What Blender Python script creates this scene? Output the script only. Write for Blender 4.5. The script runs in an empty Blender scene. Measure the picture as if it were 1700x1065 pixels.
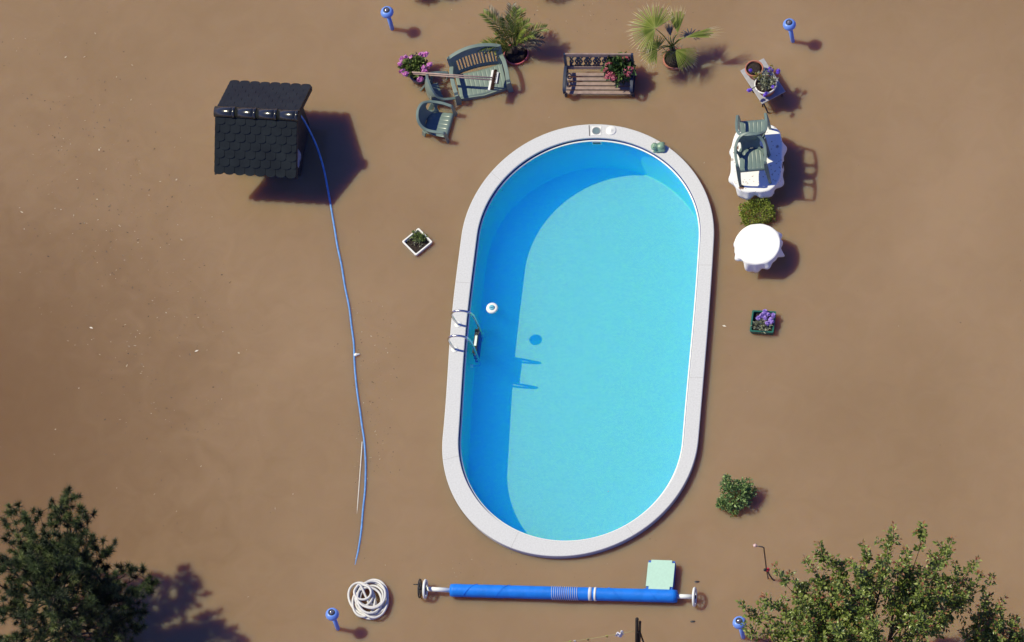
import bpy, math, random
from math import sin, cos, pi, radians, hypot, atan2
from mathutils import Vector, Matrix, noise
V = Vector
random.seed(7)
sc = bpy.context.scene
COL = sc.collection

# ------------------------------------------------------------------ camera
TH, RO, FPX, DIST = radians(61.5), radians(17), 10700.0, 99.0
FWD = V((0, cos(TH), -sin(TH))); RGT = V((1, 0, 0)); UPV = RGT.cross(FWD)
CX = cos(RO) * RGT - sin(RO) * UPV
CY = sin(RO) * RGT + cos(RO) * UPV
CLOC = -FWD * DIST
cam = bpy.data.cameras.new('camera'); co = bpy.data.objects.new('camera', cam); COL.objects.link(co)
mw = Matrix((CX, CY, -FWD)).transposed().to_4x4(); mw.translation = CLOC
co.matrix_world = mw
cam.sensor_fit = 'HORIZONTAL'; cam.sensor_width = 36; cam.lens = 36 * FPX / 1700
cam.clip_start = 1; cam.clip_end = 3000
sc.camera = co

def A(px, py, z=0.0):
    """ground position (at height z) that the photograph shows at this spot"""
    d = FWD * FPX + CX * (px - 850) - CY * (py - 532.5)
    return CLOC + d * ((z - CLOC.z) / d.z)

# ------------------------------------------------------------------ light
SAZ, SLEN = radians(-30), 0.68          # where shadows fall, metres per metre of height
SEL = math.atan(1 / SLEN)
W = bpy.data.worlds.new('World'); sc.world = W; W.use_nodes = True
nt = W.node_tree; nt.nodes.clear()
sky = nt.nodes.new('ShaderNodeTexSky'); sky.sky_type = 'NISHITA'; sky.sun_disc = False
sky.sun_elevation = SEL; sky.sun_rotation = atan2(-cos(SAZ), -sin(SAZ)); sky.air_density = 1.0; sky.dust_density = 0.2; sky.ozone_density = 3.0
hs = nt.nodes.new('ShaderNodeHueSaturation'); hs.inputs['Saturation'].default_value = 1.25
bg = nt.nodes.new('ShaderNodeBackground'); bg.inputs['Strength'].default_value = 0.11
wo = nt.nodes.new('ShaderNodeOutputWorld')
tn = nt.nodes.new('ShaderNodeMix'); tn.data_type = 'RGBA'; tn.blend_type = 'MULTIPLY'; tn.inputs[0].default_value = 1; tn.inputs[7].default_value = (1.0, .71, 1.13, 1)
nt.links.new(sky.outputs[0], hs.inputs['Color']); nt.links.new(hs.outputs[0], tn.inputs[6]); nt.links.new(tn.outputs[2], bg.inputs[0]); nt.links.new(bg.outputs[0], wo.inputs[0])
sl = bpy.data.lights.new('sun', 'SUN'); sl.energy = 4.7; sl.angle = radians(0.5); sl.color = (1.0, 0.93, 0.64)
so = bpy.data.objects.new('sun', sl); COL.objects.link(so)
sd = V((cos(SAZ) * SLEN, sin(SAZ) * SLEN, -1)).normalized()
so.rotation_euler = sd.to_track_quat('-Z', 'Y').to_euler()
sc.view_settings.view_transform = 'Standard'; sc.view_settings.look = 'None'
sc.cycles.volume_bounces = 16; sc.cycles.max_bounces = 24; sc.cycles.diffuse_bounces = 8
sc.view_settings.exposure = 0.0; sc.view_settings.gamma = 1

# ------------------------------------------------------------------ helpers
MW = {}
class MB:
    def __init__(s): s.v = []; s.f = []; s.sm = []; s.mi = []; s.cur = 0
    def add(s, vs, fs, smooth=False):
        b = len(s.v); s.v += [V(p) for p in vs]
        s.f += [tuple(i + b for i in f) for f in fs]; s.sm += [smooth] * len(fs); s.mi += [s.cur] * len(fs)
        return s
    def box(s, c, size, R=None, taper=1.0):
        c = V(c); hx, hy, hz = (q / 2 for q in size); R = R or Matrix.Identity(3)
        vs = []
        for z in (-1, 1):
            t = taper if z > 0 else 1
            for x, y in ((-1, -1), (1, -1), (1, 1), (-1, 1)):
                vs.append(c + R @ V((x * hx * t, y * hy * t, z * hz)))
        return s.add(vs, [(3, 2, 1, 0), (4, 5, 6, 7), (0, 1, 5, 4), (1, 2, 6, 5), (2, 3, 7, 6), (3, 0, 4, 7)])
    def tube(s, path, r, n=8, closed=False, cap=True):
        P = [V(p) for p in path]; m = len(P)
        rs = r if isinstance(r, (list, tuple)) else [r] * m
        T = []
        for i in range(m):
            a = P[(i + 1) % m] if closed or i + 1 < m else P[i]
            b = P[i - 1] if closed or i > 0 else P[i]
            t = a - b
            T.append(t.normalized() if t.length > 1e-9 else V((0, 0, 1)))
        ref = V((0, 0, 1)) if abs(T[0].z) < .9 else V((1, 0, 0))
        nrm = (ref - T[0] * ref.dot(T[0])).normalized()
        vs = []
        for i in range(m):
            nrm = nrm - T[i] * nrm.dot(T[i])
            nrm = nrm.normalized() if nrm.length > 1e-6 else T[i].orthogonal().normalized()
            bn = T[i].cross(nrm)
            for k in range(n):
                a = 2 * pi * k / n
                vs.append(P[i] + (nrm * cos(a) + bn * sin(a)) * rs[i])
        fs = []
        for i in range(m if closed else m - 1):
            j = (i + 1) % m
            for k in range(n):
                k2 = (k + 1) % n
                fs.append((i * n + k, i * n + k2, j * n + k2, j * n + k))
        if cap and not closed:
            fs.append(tuple(range(n))[::-1]); fs.append(tuple((m - 1) * n + k for k in range(n)))
        return s.add(vs, fs, True)
    def ribbon(s, path, w, t, up=(0, 0, 1), ws=None):
        """flat strap of width w and thickness t swept along a path; up = its face normal hint"""
        P = [V(p) for p in path]; m = len(P); vs = []
        for i in range(m):
            T = (P[min(i + 1, m - 1)] - P[max(i - 1, 0)]).normalized()
            u = up[i] if isinstance(up, list) else up
            u = V(u); u = (u - T * u.dot(T)).normalized(); sd_ = T.cross(u)
            ww = (ws[i] if ws else w) / 2
            for a, b in ((-1, -1), (1, -1), (1, 1), (-1, 1)):
                vs.append(P[i] + sd_ * a * ww + u * b * t / 2)
        fs = [(0, 1, 2, 3)[::-1], tuple((m - 1) * 4 + k for k in range(4))]
        for i in range(m - 1):
            for k in range(4):
                k2 = (k + 1) % 4
                fs.append((i * 4 + k, i * 4 + k2, i * 4 + 4 + k2, i * 4 + 4 + k))
        return s.add(vs, fs)
    def lathe(s, prof, c=(0, 0, 0), n=24, smooth=True, R=None, cap=True):
        c = V(c); vs = []; R = R or Matrix.Identity(3)
        for r, z in prof:
            for k in range(n):
                a = 2 * pi * k / n
                vs.append(c + R @ V((r * cos(a), r * sin(a), z)))
        fs = []
        for i in range(len(prof) - 1):
            for k in range(n):
                k2 = (k + 1) % n
                fs.append((i * n + k, i * n + k2, (i + 1) * n + k2, (i + 1) * n + k))
        if cap and prof[0][0] > 1e-6: fs.append(tuple(range(n))[::-1])
        if cap and prof[-1][0] > 1e-6: fs.append(tuple((len(prof) - 1) * n + k for k in range(n)))
        return s.add(vs, fs, smooth)
    def ell(s, c, r, n=12, R=None):
        c = V(c); R = R or Matrix.Identity(3); m = n // 2 + 1; vs = []
        for i in range(m + 1):
            p = pi * i / m
            for k in range(n):
                a = 2 * pi * k / n
                vs.append(c + R @ V((r[0] * sin(p) * cos(a), r[1] * sin(p) * sin(a), -r[2] * cos(p))))
        fs = [(i * n + k, i * n + (k + 1) % n, (i + 1) * n + (k + 1) % n, (i + 1) * n + k) for i in range(m) for k in range(n)]
        return s.add(vs, fs, True)
    def grid(s, fn, nu, nv, smooth=True, skip=None, closed=False):
        vs = [V(fn(i / nu, j / nv)) for j in range(nv + 1) for i in range(nu + 1)]
        fs = []
        for j in range(nv):
            for i in range(nu):
                if skip and skip((i + .5) / nu, (j + .5) / nv): continue
                a = j * (nu + 1) + i
                fs.append((a, a + 1, a + nu + 2, a + nu + 1))
        return s.add(vs, fs, smooth)
    def leaf(s, p, d, nrm, L, Wd, fold=.25, droop=.15):
        """one leaf: two folded halves with a pointed tip"""
        d = d.normalized(); sdv = d.cross(nrm)
        if sdv.length < 1e-4: sdv = d.orthogonal()
        sdv.normalize(); n = sdv.cross(d)
        m1 = p + d * L * .45; tip = p + d * L - n * L * droop
        a = m1 + sdv * Wd / 2 + n * Wd * fold; b = m1 - sdv * Wd / 2 + n * Wd * fold
        return s.add([p, a, tip, b, m1], [(0, 1, 4), (1, 2, 4), (0, 4, 3), (4, 2, 3)])
    def build(s, name, mat, parent=None, local=False, solid=0, bevel=0, sub=0, off=-1):
        M = MW.get(parent.name) if parent else None
        vs = s.v
        if M is not None and not local:
            Mi = M.inverted(); vs = [Mi @ p for p in vs]
        me = bpy.data.meshes.new(name); me.from_pydata([tuple(p) for p in vs], [], s.f)
        me.polygons.foreach_set('use_smooth', s.sm); me.update()
        for q_ in (mat if isinstance(mat, list) else [mat]): me.materials.append(q_)
        if max(s.mi, default=0): me.polygons.foreach_set('material_index', s.mi)
        o = bpy.data.objects.new(name, me); COL.objects.link(o)
        if parent:
            o.parent = parent
            MW[o.name] = M
        else: MW[o.name] = Matrix.Identity(4)
        if solid:
            md = o.modifiers.new('thickness', 'SOLIDIFY'); md.thickness = solid; md.offset = off
        if bevel:
            md = o.modifiers.new('edge', 'BEVEL'); md.width = bevel; md.segments = 2; md.limit_method = 'ANGLE'
        if sub:
            md = o.modifiers.new('smooth', 'SUBSURF'); md.levels = sub; md.render_levels = sub
        return o

def tag(o, label=None, cat=None, group=None, kind=None):
    if label: o['label'] = label
    if cat: o['category'] = cat
    if group: o['group'] = group
    if kind: o['kind'] = kind
    return o
def thing(name, label, cat, loc=(0, 0, 0), rot=(0, 0, 0), group=None):
    o = bpy.data.objects.new(name, None); COL.objects.link(o); o.empty_display_size = .1
    o.location = loc; o.rotation_euler = rot
    MW[o.name] = Matrix.Translation(V(loc)) @ Matrix.Rotation(rot[2], 4, 'Z') @ Matrix.Rotation(rot[1], 4, 'Y') @ Matrix.Rotation(rot[0], 4, 'X')
    return tag(o, label, cat, group)
def dup(o, loc, rot, label, group=None):
    def cp(q, par):
        c = q.copy(); COL.objects.link(c); c.parent = par
        for ch in list(q.children): cp(ch, c)
        return c
    c = cp(o, None); c.location = loc; c.rotation_euler = rot; c['label'] = label
    if group: c['group'] = group
    return c
def spline(pts, n=8, closed=False):
    P = [V(p) for p in pts]; m = len(P); out = []
    for i in range(m if closed else m - 1):
        if closed: a, b, c, d = P[i - 1], P[i], P[(i + 1) % m], P[(i + 2) % m]
        else: a, b, c, d = P[max(i - 1, 0)], P[i], P[i + 1], P[min(i + 2, m - 1)]
        for k in range(n):
            t = k / n
            out.append(.5 * ((2 * b) + (c - a) * t + (2 * a - 5 * b + 4 * c - d) * t * t + (3 * b - a - 3 * c + d) * t ** 3))
    if not closed: out.append(P[-1])
    return out
def rnd(a=1.0): return random.uniform(-a, a)
def rdir(up=0.0):
    while True:
        q = V((rnd(), rnd(), rnd()))
        if .05 < q.length < 1: break
    q.normalize(); q.z += up
    return q.normalized()
def yaw_of(p, q, z=0.0):
    d = A(*q, z) - A(*p, z); return atan2(d.y, d.x)

# ------------------------------------------------------------------ materials
def lin(r, g, b):
    f = lambda c: (c / 255 / 12.92) if c <= 10 else ((c / 255 + .055) / 1.055) ** 2.4
    return (f(r), f(g), f(b))
def mat(name, col, rough=.5, metal=0.0, var=.12, scale=9.0, bump=0.0, bscale=60.0, spec=.5, coat=0.0, sss=None, detail=4):
    m = bpy.data.materials.new(name); m.use_nodes = True; t = m.node_tree; N = t.nodes; Lk = t.links
    b = N['Principled BSDF']
    b.inputs['Roughness'].default_value = rough; b.inputs['Metallic'].default_value = metal
    b.inputs['Specular IOR Level'].default_value = spec; b.inputs['Coat Weight'].default_value = coat
    tc = N.new('ShaderNodeTexCoord')
    if var:
        nz = N.new('ShaderNodeTexNoise'); nz.inputs['Scale'].default_value = scale; nz.inputs['Detail'].default_value = detail
        Lk.new(tc.outputs['Object'], nz.inputs['Vector'])
        mx = N.new('ShaderNodeMix'); mx.data_type = 'RGBA'
        lo = [max(0, c * (1 - var)) for c in col]; hi = [min(1, c * (1 + var)) for c in col]
        mx.inputs[6].default_value = (*lo, 1); mx.inputs[7].default_value = (*hi, 1)
        mr = N.new('ShaderNodeMapRange'); mr.inputs[1].default_value = .3; mr.inputs[2].default_value = .7
        Lk.new(nz.outputs[0], mr.inputs[0]); Lk.new(mr.outputs[0], mx.inputs[0]); Lk.new(mx.outputs[2], b.inputs['Base Color'])
    else: b.inputs['Base Color'].default_value = (*col, 1)
    if bump:
        n2 = N.new('ShaderNodeTexNoise'); n2.inputs['Scale'].default_value = bscale; n2.inputs['Detail'].default_value = 3
        Lk.new(tc.outputs['Object'], n2.inputs['Vector'])
        bp = N.new('ShaderNodeBump'); bp.inputs['Strength'].default_value = bump; bp.inputs['Distance'].default_value = .01
        Lk.new(n2.outputs[0], bp.inputs['Height']); Lk.new(bp.outputs[0], b.inputs['Normal'])
    if sss:
        b.inputs['Subsurface Weight'].default_value = 1; b.inputs['Subsurface Radius'].default_value = sss[:3]; b.inputs['Subsurface Scale'].default_value = sss[3]
    return m
def leafmat(name, cols, rough=.45, transl=.25, spec=.4):
    """every leaf (mesh island) takes its own tone between the given colours"""
    m = bpy.data.materials.new(name); m.use_nodes = True; t = m.node_tree; N = t.nodes; Lk = t.links
    b = N['Principled BSDF']; b.inputs['Roughness'].default_value = rough; b.inputs['Specular IOR Level'].default_value = spec
    g = N.new('ShaderNodeNewGeometry'); r = N.new('ShaderNodeValToRGB')
    e = r.color_ramp.elements
    while len(e) < len(cols): e.new(.5)
    for i, c in enumerate(cols): e[i].position = i / max(1, len(cols) - 1); e[i].color = (*c, 1)
    Lk.new(g.outputs['Random Per Island'], r.inputs[0]); Lk.new(r.outputs[0], b.inputs['Base Color'])
    if transl:
        tr = N.new('ShaderNodeBsdfTranslucent'); mx = N.new('ShaderNodeMixShader'); mx.inputs[0].default_value = transl
        Lk.new(r.outputs[0], tr.inputs[0]); Lk.new(b.outputs[0], mx.inputs[1]); Lk.new(tr.outputs[0], mx.inputs[2])
        Lk.new(mx.outputs[0], N['Material Output'].inputs['Surface'])
    return m

def mud_water():
    m = mat('mud_water', (.262, .170, .103), rough=.06, var=0, spec=.35, sss=(1.0, .60, .24, .85))
    t = m.node_tree; N = t.nodes; Lk = t.links; b = N['Principled BSDF']; b.inputs['IOR'].default_value = 1.33
    tc = N.new('ShaderNodeTexCoord')
    big = N.new('ShaderNodeTexNoise'); big.inputs['Scale'].default_value = .22; big.inputs['Detail'].default_value = 3; big.inputs['Distortion'].default_value = .6
    fin = N.new('ShaderNodeTexNoise'); fin.inputs['Scale'].default_value = 2.2; fin.inputs['Detail'].default_value = 6; fin.inputs['Distortion'].default_value = 1.2
    ad = N.new('ShaderNodeMath'); ad.operation = 'MULTIPLY_ADD'; ad.inputs[1].default_value = .35
    mr = N.new('ShaderNodeMapRange'); mr.inputs[1].default_value = .42; mr.inputs[2].default_value = .93
    mx = N.new('ShaderNodeMix'); mx.data_type = 'RGBA'
    mx.inputs[6].default_value = (.266, .178, .105, 1); mx.inputs[7].default_value = (.335, .232, .147, 1)
    for n in (big, fin): Lk.new(tc.outputs['Object'], n.inputs['Vector'])
    Lk.new(fin.outputs[0], ad.inputs[0]); Lk.new(big.outputs[0], ad.inputs[2]); Lk.new(ad.outputs[0], mr.inputs[0])
    Lk.new(mr.outputs[0], mx.inputs[0])
    # darker, redder silt towards the left; partly lens darkening put into the colour
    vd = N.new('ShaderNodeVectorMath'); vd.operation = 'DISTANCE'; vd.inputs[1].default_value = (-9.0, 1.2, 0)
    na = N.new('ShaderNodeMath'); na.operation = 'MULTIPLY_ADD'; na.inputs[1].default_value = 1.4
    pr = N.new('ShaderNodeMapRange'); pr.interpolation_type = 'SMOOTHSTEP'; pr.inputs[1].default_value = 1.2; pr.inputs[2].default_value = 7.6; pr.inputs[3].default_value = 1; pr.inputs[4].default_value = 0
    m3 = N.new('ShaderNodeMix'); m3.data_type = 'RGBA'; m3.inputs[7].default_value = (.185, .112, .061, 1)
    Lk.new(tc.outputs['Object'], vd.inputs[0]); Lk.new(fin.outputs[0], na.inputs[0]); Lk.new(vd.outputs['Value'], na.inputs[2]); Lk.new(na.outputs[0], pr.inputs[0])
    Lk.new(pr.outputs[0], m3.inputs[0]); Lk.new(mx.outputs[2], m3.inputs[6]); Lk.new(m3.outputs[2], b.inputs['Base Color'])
    rp = N.new('ShaderNodeTexNoise'); rp.inputs['Scale'].default_value = 5; rp.inputs['Detail'].default_value = 2
    Lk.new(tc.outputs['Object'], rp.inputs['Vector'])
    bp = N.new('ShaderNodeBump'); bp.inputs['Strength'].default_value = .05; bp.inputs['Distance'].default_value = .01
    Lk.new(rp.outputs[0], bp.inputs['Height']); Lk.new(bp.outputs[0], b.inputs['Normal'])
    return m
def clear_water():
    m = bpy.data.materials.new('clear_water'); m.use_nodes = True; t = m.node_tree; N = t.nodes; Lk = t.links
    N.remove(N['Principled BSDF'])
    tr = N.new('ShaderNodeBsdfTransparent'); tr.inputs[0].default_value = (.9, .985, 1, 1)
    gl = N.new('ShaderNodeBsdfGlossy'); gl.inputs['Roughness'].default_value = .03
    fr = N.new('ShaderNodeFresnel'); fr.inputs[0].default_value = 1.33
    mx = N.new('ShaderNodeMixShader'); tc = N.new('ShaderNodeTexCoord')
    rp = N.new('ShaderNodeTexNoise'); rp.inputs['Scale'].default_value = 14; rp.inputs['Detail'].default_value = 3
    bp = N.new('ShaderNodeBump'); bp.inputs['Strength'].default_value = .12; bp.inputs['Distance'].default_value = .01
    Lk.new(tc.outputs['Object'], rp.inputs['Vector']); Lk.new(rp.outputs[0], bp.inputs['Height'])
    Lk.new(bp.outputs[0], gl.inputs['Normal']); Lk.new(bp.outputs[0], fr.inputs['Normal'])
    Lk.new(fr.outputs[0], mx.inputs[0]); Lk.new(tr.outputs[0], mx.inputs[1]); Lk.new(gl.outputs[0], mx.inputs[2])
    Lk.new(mx.outputs[0], N['Material Output'].inputs['Surface'])
    vs_ = N.new('ShaderNodeVolumeScatter'); vs_.inputs['Color'].default_value = (.004, .12, 1, 1); vs_.inputs['Density'].default_value = 3.0; vs_.inputs['Anisotropy'].default_value = 0
    Lk.new(vs_.outputs[0], N['Material Output'].inputs['Volume'])
    return m

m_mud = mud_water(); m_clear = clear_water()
m_coping = mat('pale_stone', (.572, .578, .60), rough=.8, var=.075, scale=42, bump=.25, bscale=90, detail=8)
m_bead = mat('white_bead', (.78, .80, .78), rough=.35, var=.03)
m_liner = mat('pool_liner', (.125, .485, .47), rough=.45, var=.13, scale=26, detail=8, spec=.2)
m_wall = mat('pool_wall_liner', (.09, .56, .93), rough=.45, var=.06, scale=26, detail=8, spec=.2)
m_joint = mat('joint', (.09, .085, .09), rough=.9)
m_white = mat('white_plastic', (.80, .80, .78), rough=.35, var=.04)
m_whitegrey = mat('white_hose', (.60, .59, .60), rough=.4, var=.08, scale=20, bump=.3, bscale=70)
m_steel = mat('steel', (.62, .62, .64), rough=.22, metal=1, var=.06)
m_darksteel = mat('dark_metal', (.028, .028, .034), rough=.4, metal=.3, var=.2)
m_black = mat('black_plastic', (.015, .015, .018), rough=.4)
m_tile = mat('glazed_tile', (.0098, .0132, .014), rough=.36, var=.3, scale=5, spec=.35)
m_ridge = mat('glazed_ridge', (.014, .016, .016), rough=.2, var=.2, spec=.7, coat=.2)
m_shedwall = mat('dark_wood', (.035, .028, .026), rough=.8, var=.4, scale=12)
m_blueh = mat('blue_hose', (.12, .28, .60), rough=.3, var=.2, scale=16)
m_blue = mat('blue_lamp', (.15, .29, .80), rough=.3, var=.06, coat=.2)
m_glass = mat('lens', (.35, .33, .34), rough=.08, metal=.7, var=0)
m_green = mat('green_plastic', (.15, .205, .19), rough=.3, var=.1, scale=6, spec=.6)
m_greenb = mat('matt_green_plastic', (.17, .225, .205), rough=.5, var=.1, scale=6, spec=.4)
m_green2 = mat('weathered_green_plastic', (.135, .19, .18), rough=.42, var=.14, scale=9)
m_wood = mat('mauve_wood', (.27, .19, .165), rough=.65, var=.22, scale=14)
m_iron = mat('black_iron', (.022, .032, .065), rough=.45, var=.2)
m_cloth = mat('white_cloth', (.84, .83, .82), rough=.85, var=.03, spec=.1, bump=.1, bscale=25)
m_cover = mat('blue_cover', (.012, .185, .74), rough=.5, var=.12, scale=5, bump=.5, bscale=22, spec=.22)
m_rope = mat('pale_rope', (.55, .56, .62), rough=.8)
m_foamtop = mat('mint_foam', (.44, .66, .56), rough=.8, var=.04, scale=30)
m_foamside = mat('blue_foam', (.01, .11, .50), rough=.6, var=.06)
m_terra = mat('terracotta', (.42, .155, .10), rough=.75, var=.16, scale=12)
m_pinkpot = mat('pink_plastic', (.50, .11, .13), rough=.4, var=.08)
m_greypot = mat('bluegrey_pot', (.12, .13, .18), rough=.5)
m_soil = mat('soil', (.028, .019, .017), rough=1, var=.6, scale=40, bump=1, bscale=80)
m_gpot = mat('green_pot', (.012, .115, .085), rough=.35, var=.1)
m_zinc = mat('grey_metal', (.33, .33, .37), rough=.5, var=.12, scale=20)
m_handle = mat('broom_handle', (.36, .26, .235), rough=.6, var=.15, scale=20)
m_bristle = mat('bristles', (.055, .02, .014), rough=.9, var=.5, scale=60, bump=1, bscale=150)
m_red = mat('red_tap', (.5, .03, .05), rough=.4)
m_post = mat('dark_post', (.02, .014, .012), rough=.8, var=.3)
m_bark = mat('bark', (.055, .042, .034), rough=.95, var=.4, scale=20, bump=.6, bscale=50)
m_frog = mat('green_ceramic', (.20, .33, .235), rough=.35, var=.35, scale=18)
m_debris = leafmat('debris', [(.06, .04, .03), (.12, .08, .05), (.15, .10, .07), (.3, .22, .14), (.5, .44, .34)], transl=0)
m_pine = leafmat('pine_needles', [(.012, .022, .01), (.024, .04, .015), (.05, .07, .026)], rough=.55, transl=.12)
m_pine_mid = leafmat('pine_needles_green', [(.03, .055, .02), (.06, .09, .03), (.11, .15, .05)], rough=.55, transl=.12)
m_pine_new = leafmat('pine_needles_new', [(.08, .11, .035), (.15, .19, .06), (.24, .27, .10)], rough=.5, transl=.15)
m_leaf = leafmat('tree_leaves', [(.055, .095, .016), (.12, .175, .028), (.21, .275, .05), (.34, .39, .11)], rough=.38, transl=.25, spec=.5)
m_leafred = leafmat('young_leaves', [(.24, .07, .04), (.32, .15, .07), (.22, .18, .05)], rough=.4)
m_bush = leafmat('bush_leaves', [(.09, .16, .06), (.18, .29, .10), (.32, .45, .17)], transl=.2)
m_box = leafmat('boxwood_leaves', [(.10, .15, .018), (.24, .30, .04), (.40, .46, .10)], transl=.2)
m_palm = leafmat('date_palm', [(.06, .09, .018), (.13, .175, .032), (.27, .32, .07)], transl=.25)
m_fan = leafmat('fan_palm', [(.13, .18, .035), (.22, .28, .05), (.34, .37, .10)], transl=.3)
m_fanold = leafmat('fan_palm_tips', [(.45, .38, .12), (.42, .36, .22), (.5, .46, .32)], transl=.2)
m_deadfrond = leafmat('dead_fronds', [(.10, .08, .06), (.2, .17, .13), (.3, .27, .2)], transl=.1)
m_stem = mat('green_stem', (.20, .27, .05), rough=.5)
m_gerleaf = leafmat('geranium_leaves', [(.06, .10, .02), (.14, .2, .05), (.26, .32, .12)], transl=.2)
m_pink = leafmat('pink_petals', [(.62, .14, .52), (.75, .28, .68), (.8, .45, .74)], transl=.3)
m_kal = leafmat('red_pink_petals', [(.45, .06, .10), (.62, .16, .22), (.7, .34, .36)], transl=.25)
m_kleaf = leafmat('succulent_leaves', [(.03, .06, .025), (.06, .11, .04), (.12, .19, .06)], transl=.1, rough=.35)
m_violet = leafmat('violet_petals', [(.20, .10, .72), (.32, .18, .85)], transl=.25)
m_lilac = leafmat('lilac_petals', [(.45, .30, .80), (.58, .42, .85)], transl=.25)
m_greyleaf = leafmat('grey_green_leaves', [(.16, .17, .10), (.30, .32, .22), (.42, .44, .33)], transl=.1)
m_yellow = leafmat('yellow_buds', [(.32, .27, .03), (.24, .24, .05)], transl=.1)
m_yleaf = leafmat('fallen_leaf', [(.42, .34, .2)], transl=.1)

# ------------------------------------------------------------------ pool outline
PC = V((.90988, -.66107)); PA = radians(-19.797); PL = 1.72096; RO_, RI_ = 1.97154, 1.73930
CO_O = [.0017, -.008, -.0096, -.0025, .0013, -.0039, .0063, -.003, .0145, .0055, -.0082]
CO_I = [.0025, .0051, .0089, .0056, .0094, -.0007, -.0107, -.0088, .0041, .0012, -.0023]
NP = 240
def outline(R, coef, extra=0.0):
    P = 4 * PL + 2 * pi * R; out = []
    for i in range(NP):
        s_ = i / NP; t = s_ * P
        d = extra + sum([coef[0]] + [coef[2 * k - 1] * cos(2 * pi * k * s_) + coef[2 * k] * sin(2 * pi * k * s_) for k in range(1, 6)])
        r = R + d
        if t < 2 * PL: u, v = r, t - PL
        elif t < 2 * PL + pi * R:
            a = (t - 2 * PL) / R; u, v = r * cos(a), PL + r * sin(a)
        elif t < 4 * PL + pi * R: u, v = -r, PL - (t - 2 * PL - pi * R)
        else:
            a = pi + (t - 4 * PL - pi * R) / R; u, v = r * cos(a), -PL + r * sin(a)
        out.append(V((PC.x + u * cos(PA) - v * sin(PA), PC.y + u * sin(PA) + v * cos(PA), 0)))
    return out
def rings(mb, rl, smooth=False, cap=None):
    n = len(rl[0][0]); vs = []
    for pts, z in rl: vs += [V((p.x, p.y, z)) for p in pts]
    fs = [(i * n + k, i * n + (k + 1) % n, (i + 1) * n + (k + 1) % n, (i + 1) * n + k) for i in range(len(rl) - 1) for k in range(n)]
    if cap is not None: fs.append(tuple((len(rl) - 1) * n + k for k in range(n)))
    return mb.add(vs, fs, smooth)
OUT = lambda e=0: outline(RO_, CO_O, e)
INN = lambda e=0: outline(RI_, CO_I, e)
ZC = .12                                    # top of the coping above the flood
ZF = -.83                                   # pool floor, at the depth it appears under clear water

# ------------------------------------------------------------------ flood water
mb = MB(); ow = OUT(-.08)
def circ(R): return [V((PC.x + R * cos(PA + 2 * pi * (i / NP) - .72), PC.y + R * sin(PA + 2 * pi * (i / NP) - .72), 0)) for i in range(NP)]
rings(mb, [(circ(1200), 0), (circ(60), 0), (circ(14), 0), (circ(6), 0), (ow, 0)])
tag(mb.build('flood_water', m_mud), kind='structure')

# ------------------------------------------------------------------ pool
pool = thing('swimming_pool', 'oval sunken swimming pool with pale stone rim and bright blue lining, full of clear water', 'swimming pool', (PC.x, PC.y, 0))
mb = MB()
rings(mb, [(OUT(-.012), -.25), (OUT(-.012), ZC - .045), (OUT(0), ZC - .04), (OUT(0), ZC - .006), (OUT(-.008), ZC), (INN(.008), ZC), (INN(0), ZC - .006), (INN(0), ZC - .034)])
coping = mb.build('coping', m_coping, pool)
mb = MB()
rings(mb, [(INN(-.014), ZC - .052), (INN(-.029), ZC - .052), (INN(-.035), ZC - .058), (INN(-.029), ZC - .076), (INN(.004), ZC - .082)], True)
mb.build('edge_bead', m_bead, pool)
mb = MB(); rings(mb, [(INN(.004), ZC - .033), (INN(.002), ZC - .054), (INN(-.016), ZC - .054)]); mb.build('edge_strip', mat('navy_strip', (.008, .022, .20), rough=.5), pool)
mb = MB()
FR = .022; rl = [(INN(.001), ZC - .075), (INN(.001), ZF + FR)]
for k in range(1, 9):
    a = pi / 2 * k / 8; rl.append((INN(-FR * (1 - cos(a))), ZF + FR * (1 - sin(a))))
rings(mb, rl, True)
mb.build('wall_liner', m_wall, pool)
mb = MB(); rings(mb, [rl[-1], (INN(-.6), ZF)], True, cap=True)
mb.build('floor_liner', m_liner, pool)
mb = MB(); wo_ = INN(.05); rings(mb, [(wo_, ZF - .05), (wo_, .02)], cap=True); mb.f.append(tuple(range(NP))[::-1]); mb.sm.append(False); mb.mi.append(0)
w = mb.build('pool_water', m_clear); tag(w, kind='structure')
# joints between the coping stones
m_jf = mat('faint_joint', (.36, .35, .36), rough=.9)
oo, ii = OUT(-.004), INN(.004)
for s_, wd, dz in ((.055, .002, .001), (.155, .002, .001), (.29, .002, .001), (.44, .002, .001), (.545, .002, .001), (.70, .002, .001), (.80, .002, .001), (.90, .002, .001)):
    k = int(s_ * NP); p = oo[k]; q = min(ii, key=lambda t_: (t_ - p).length); d = (q - p).normalized(); n = V((-d.y, d.x, 0))
    jm = MB(); jm.add([p + n * wd + V((0, 0, ZC + dz)), p - n * wd + V((0, 0, ZC + dz)), q - n * wd + V((0, 0, ZC + dz)), q + n * wd + V((0, 0, ZC + dz))], [(0, 1, 2, 3)]); jm.build('coping_joint', m_jf, pool)
jm = MB(); p, q = A(978, 207.5, ZC), A(979, 225.5, ZC); d = (q - p).normalized(); n = V((-d.y, d.x, 0)) * .007
jm.add([v + V((0, 0, .0012)) for v in (p + n, p - n, q - n, q + n)], [(0, 1, 2, 3)])
tag(jm.build('coping_joint', m_joint, pool), 'dark open joint beside the skimmer')
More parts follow.
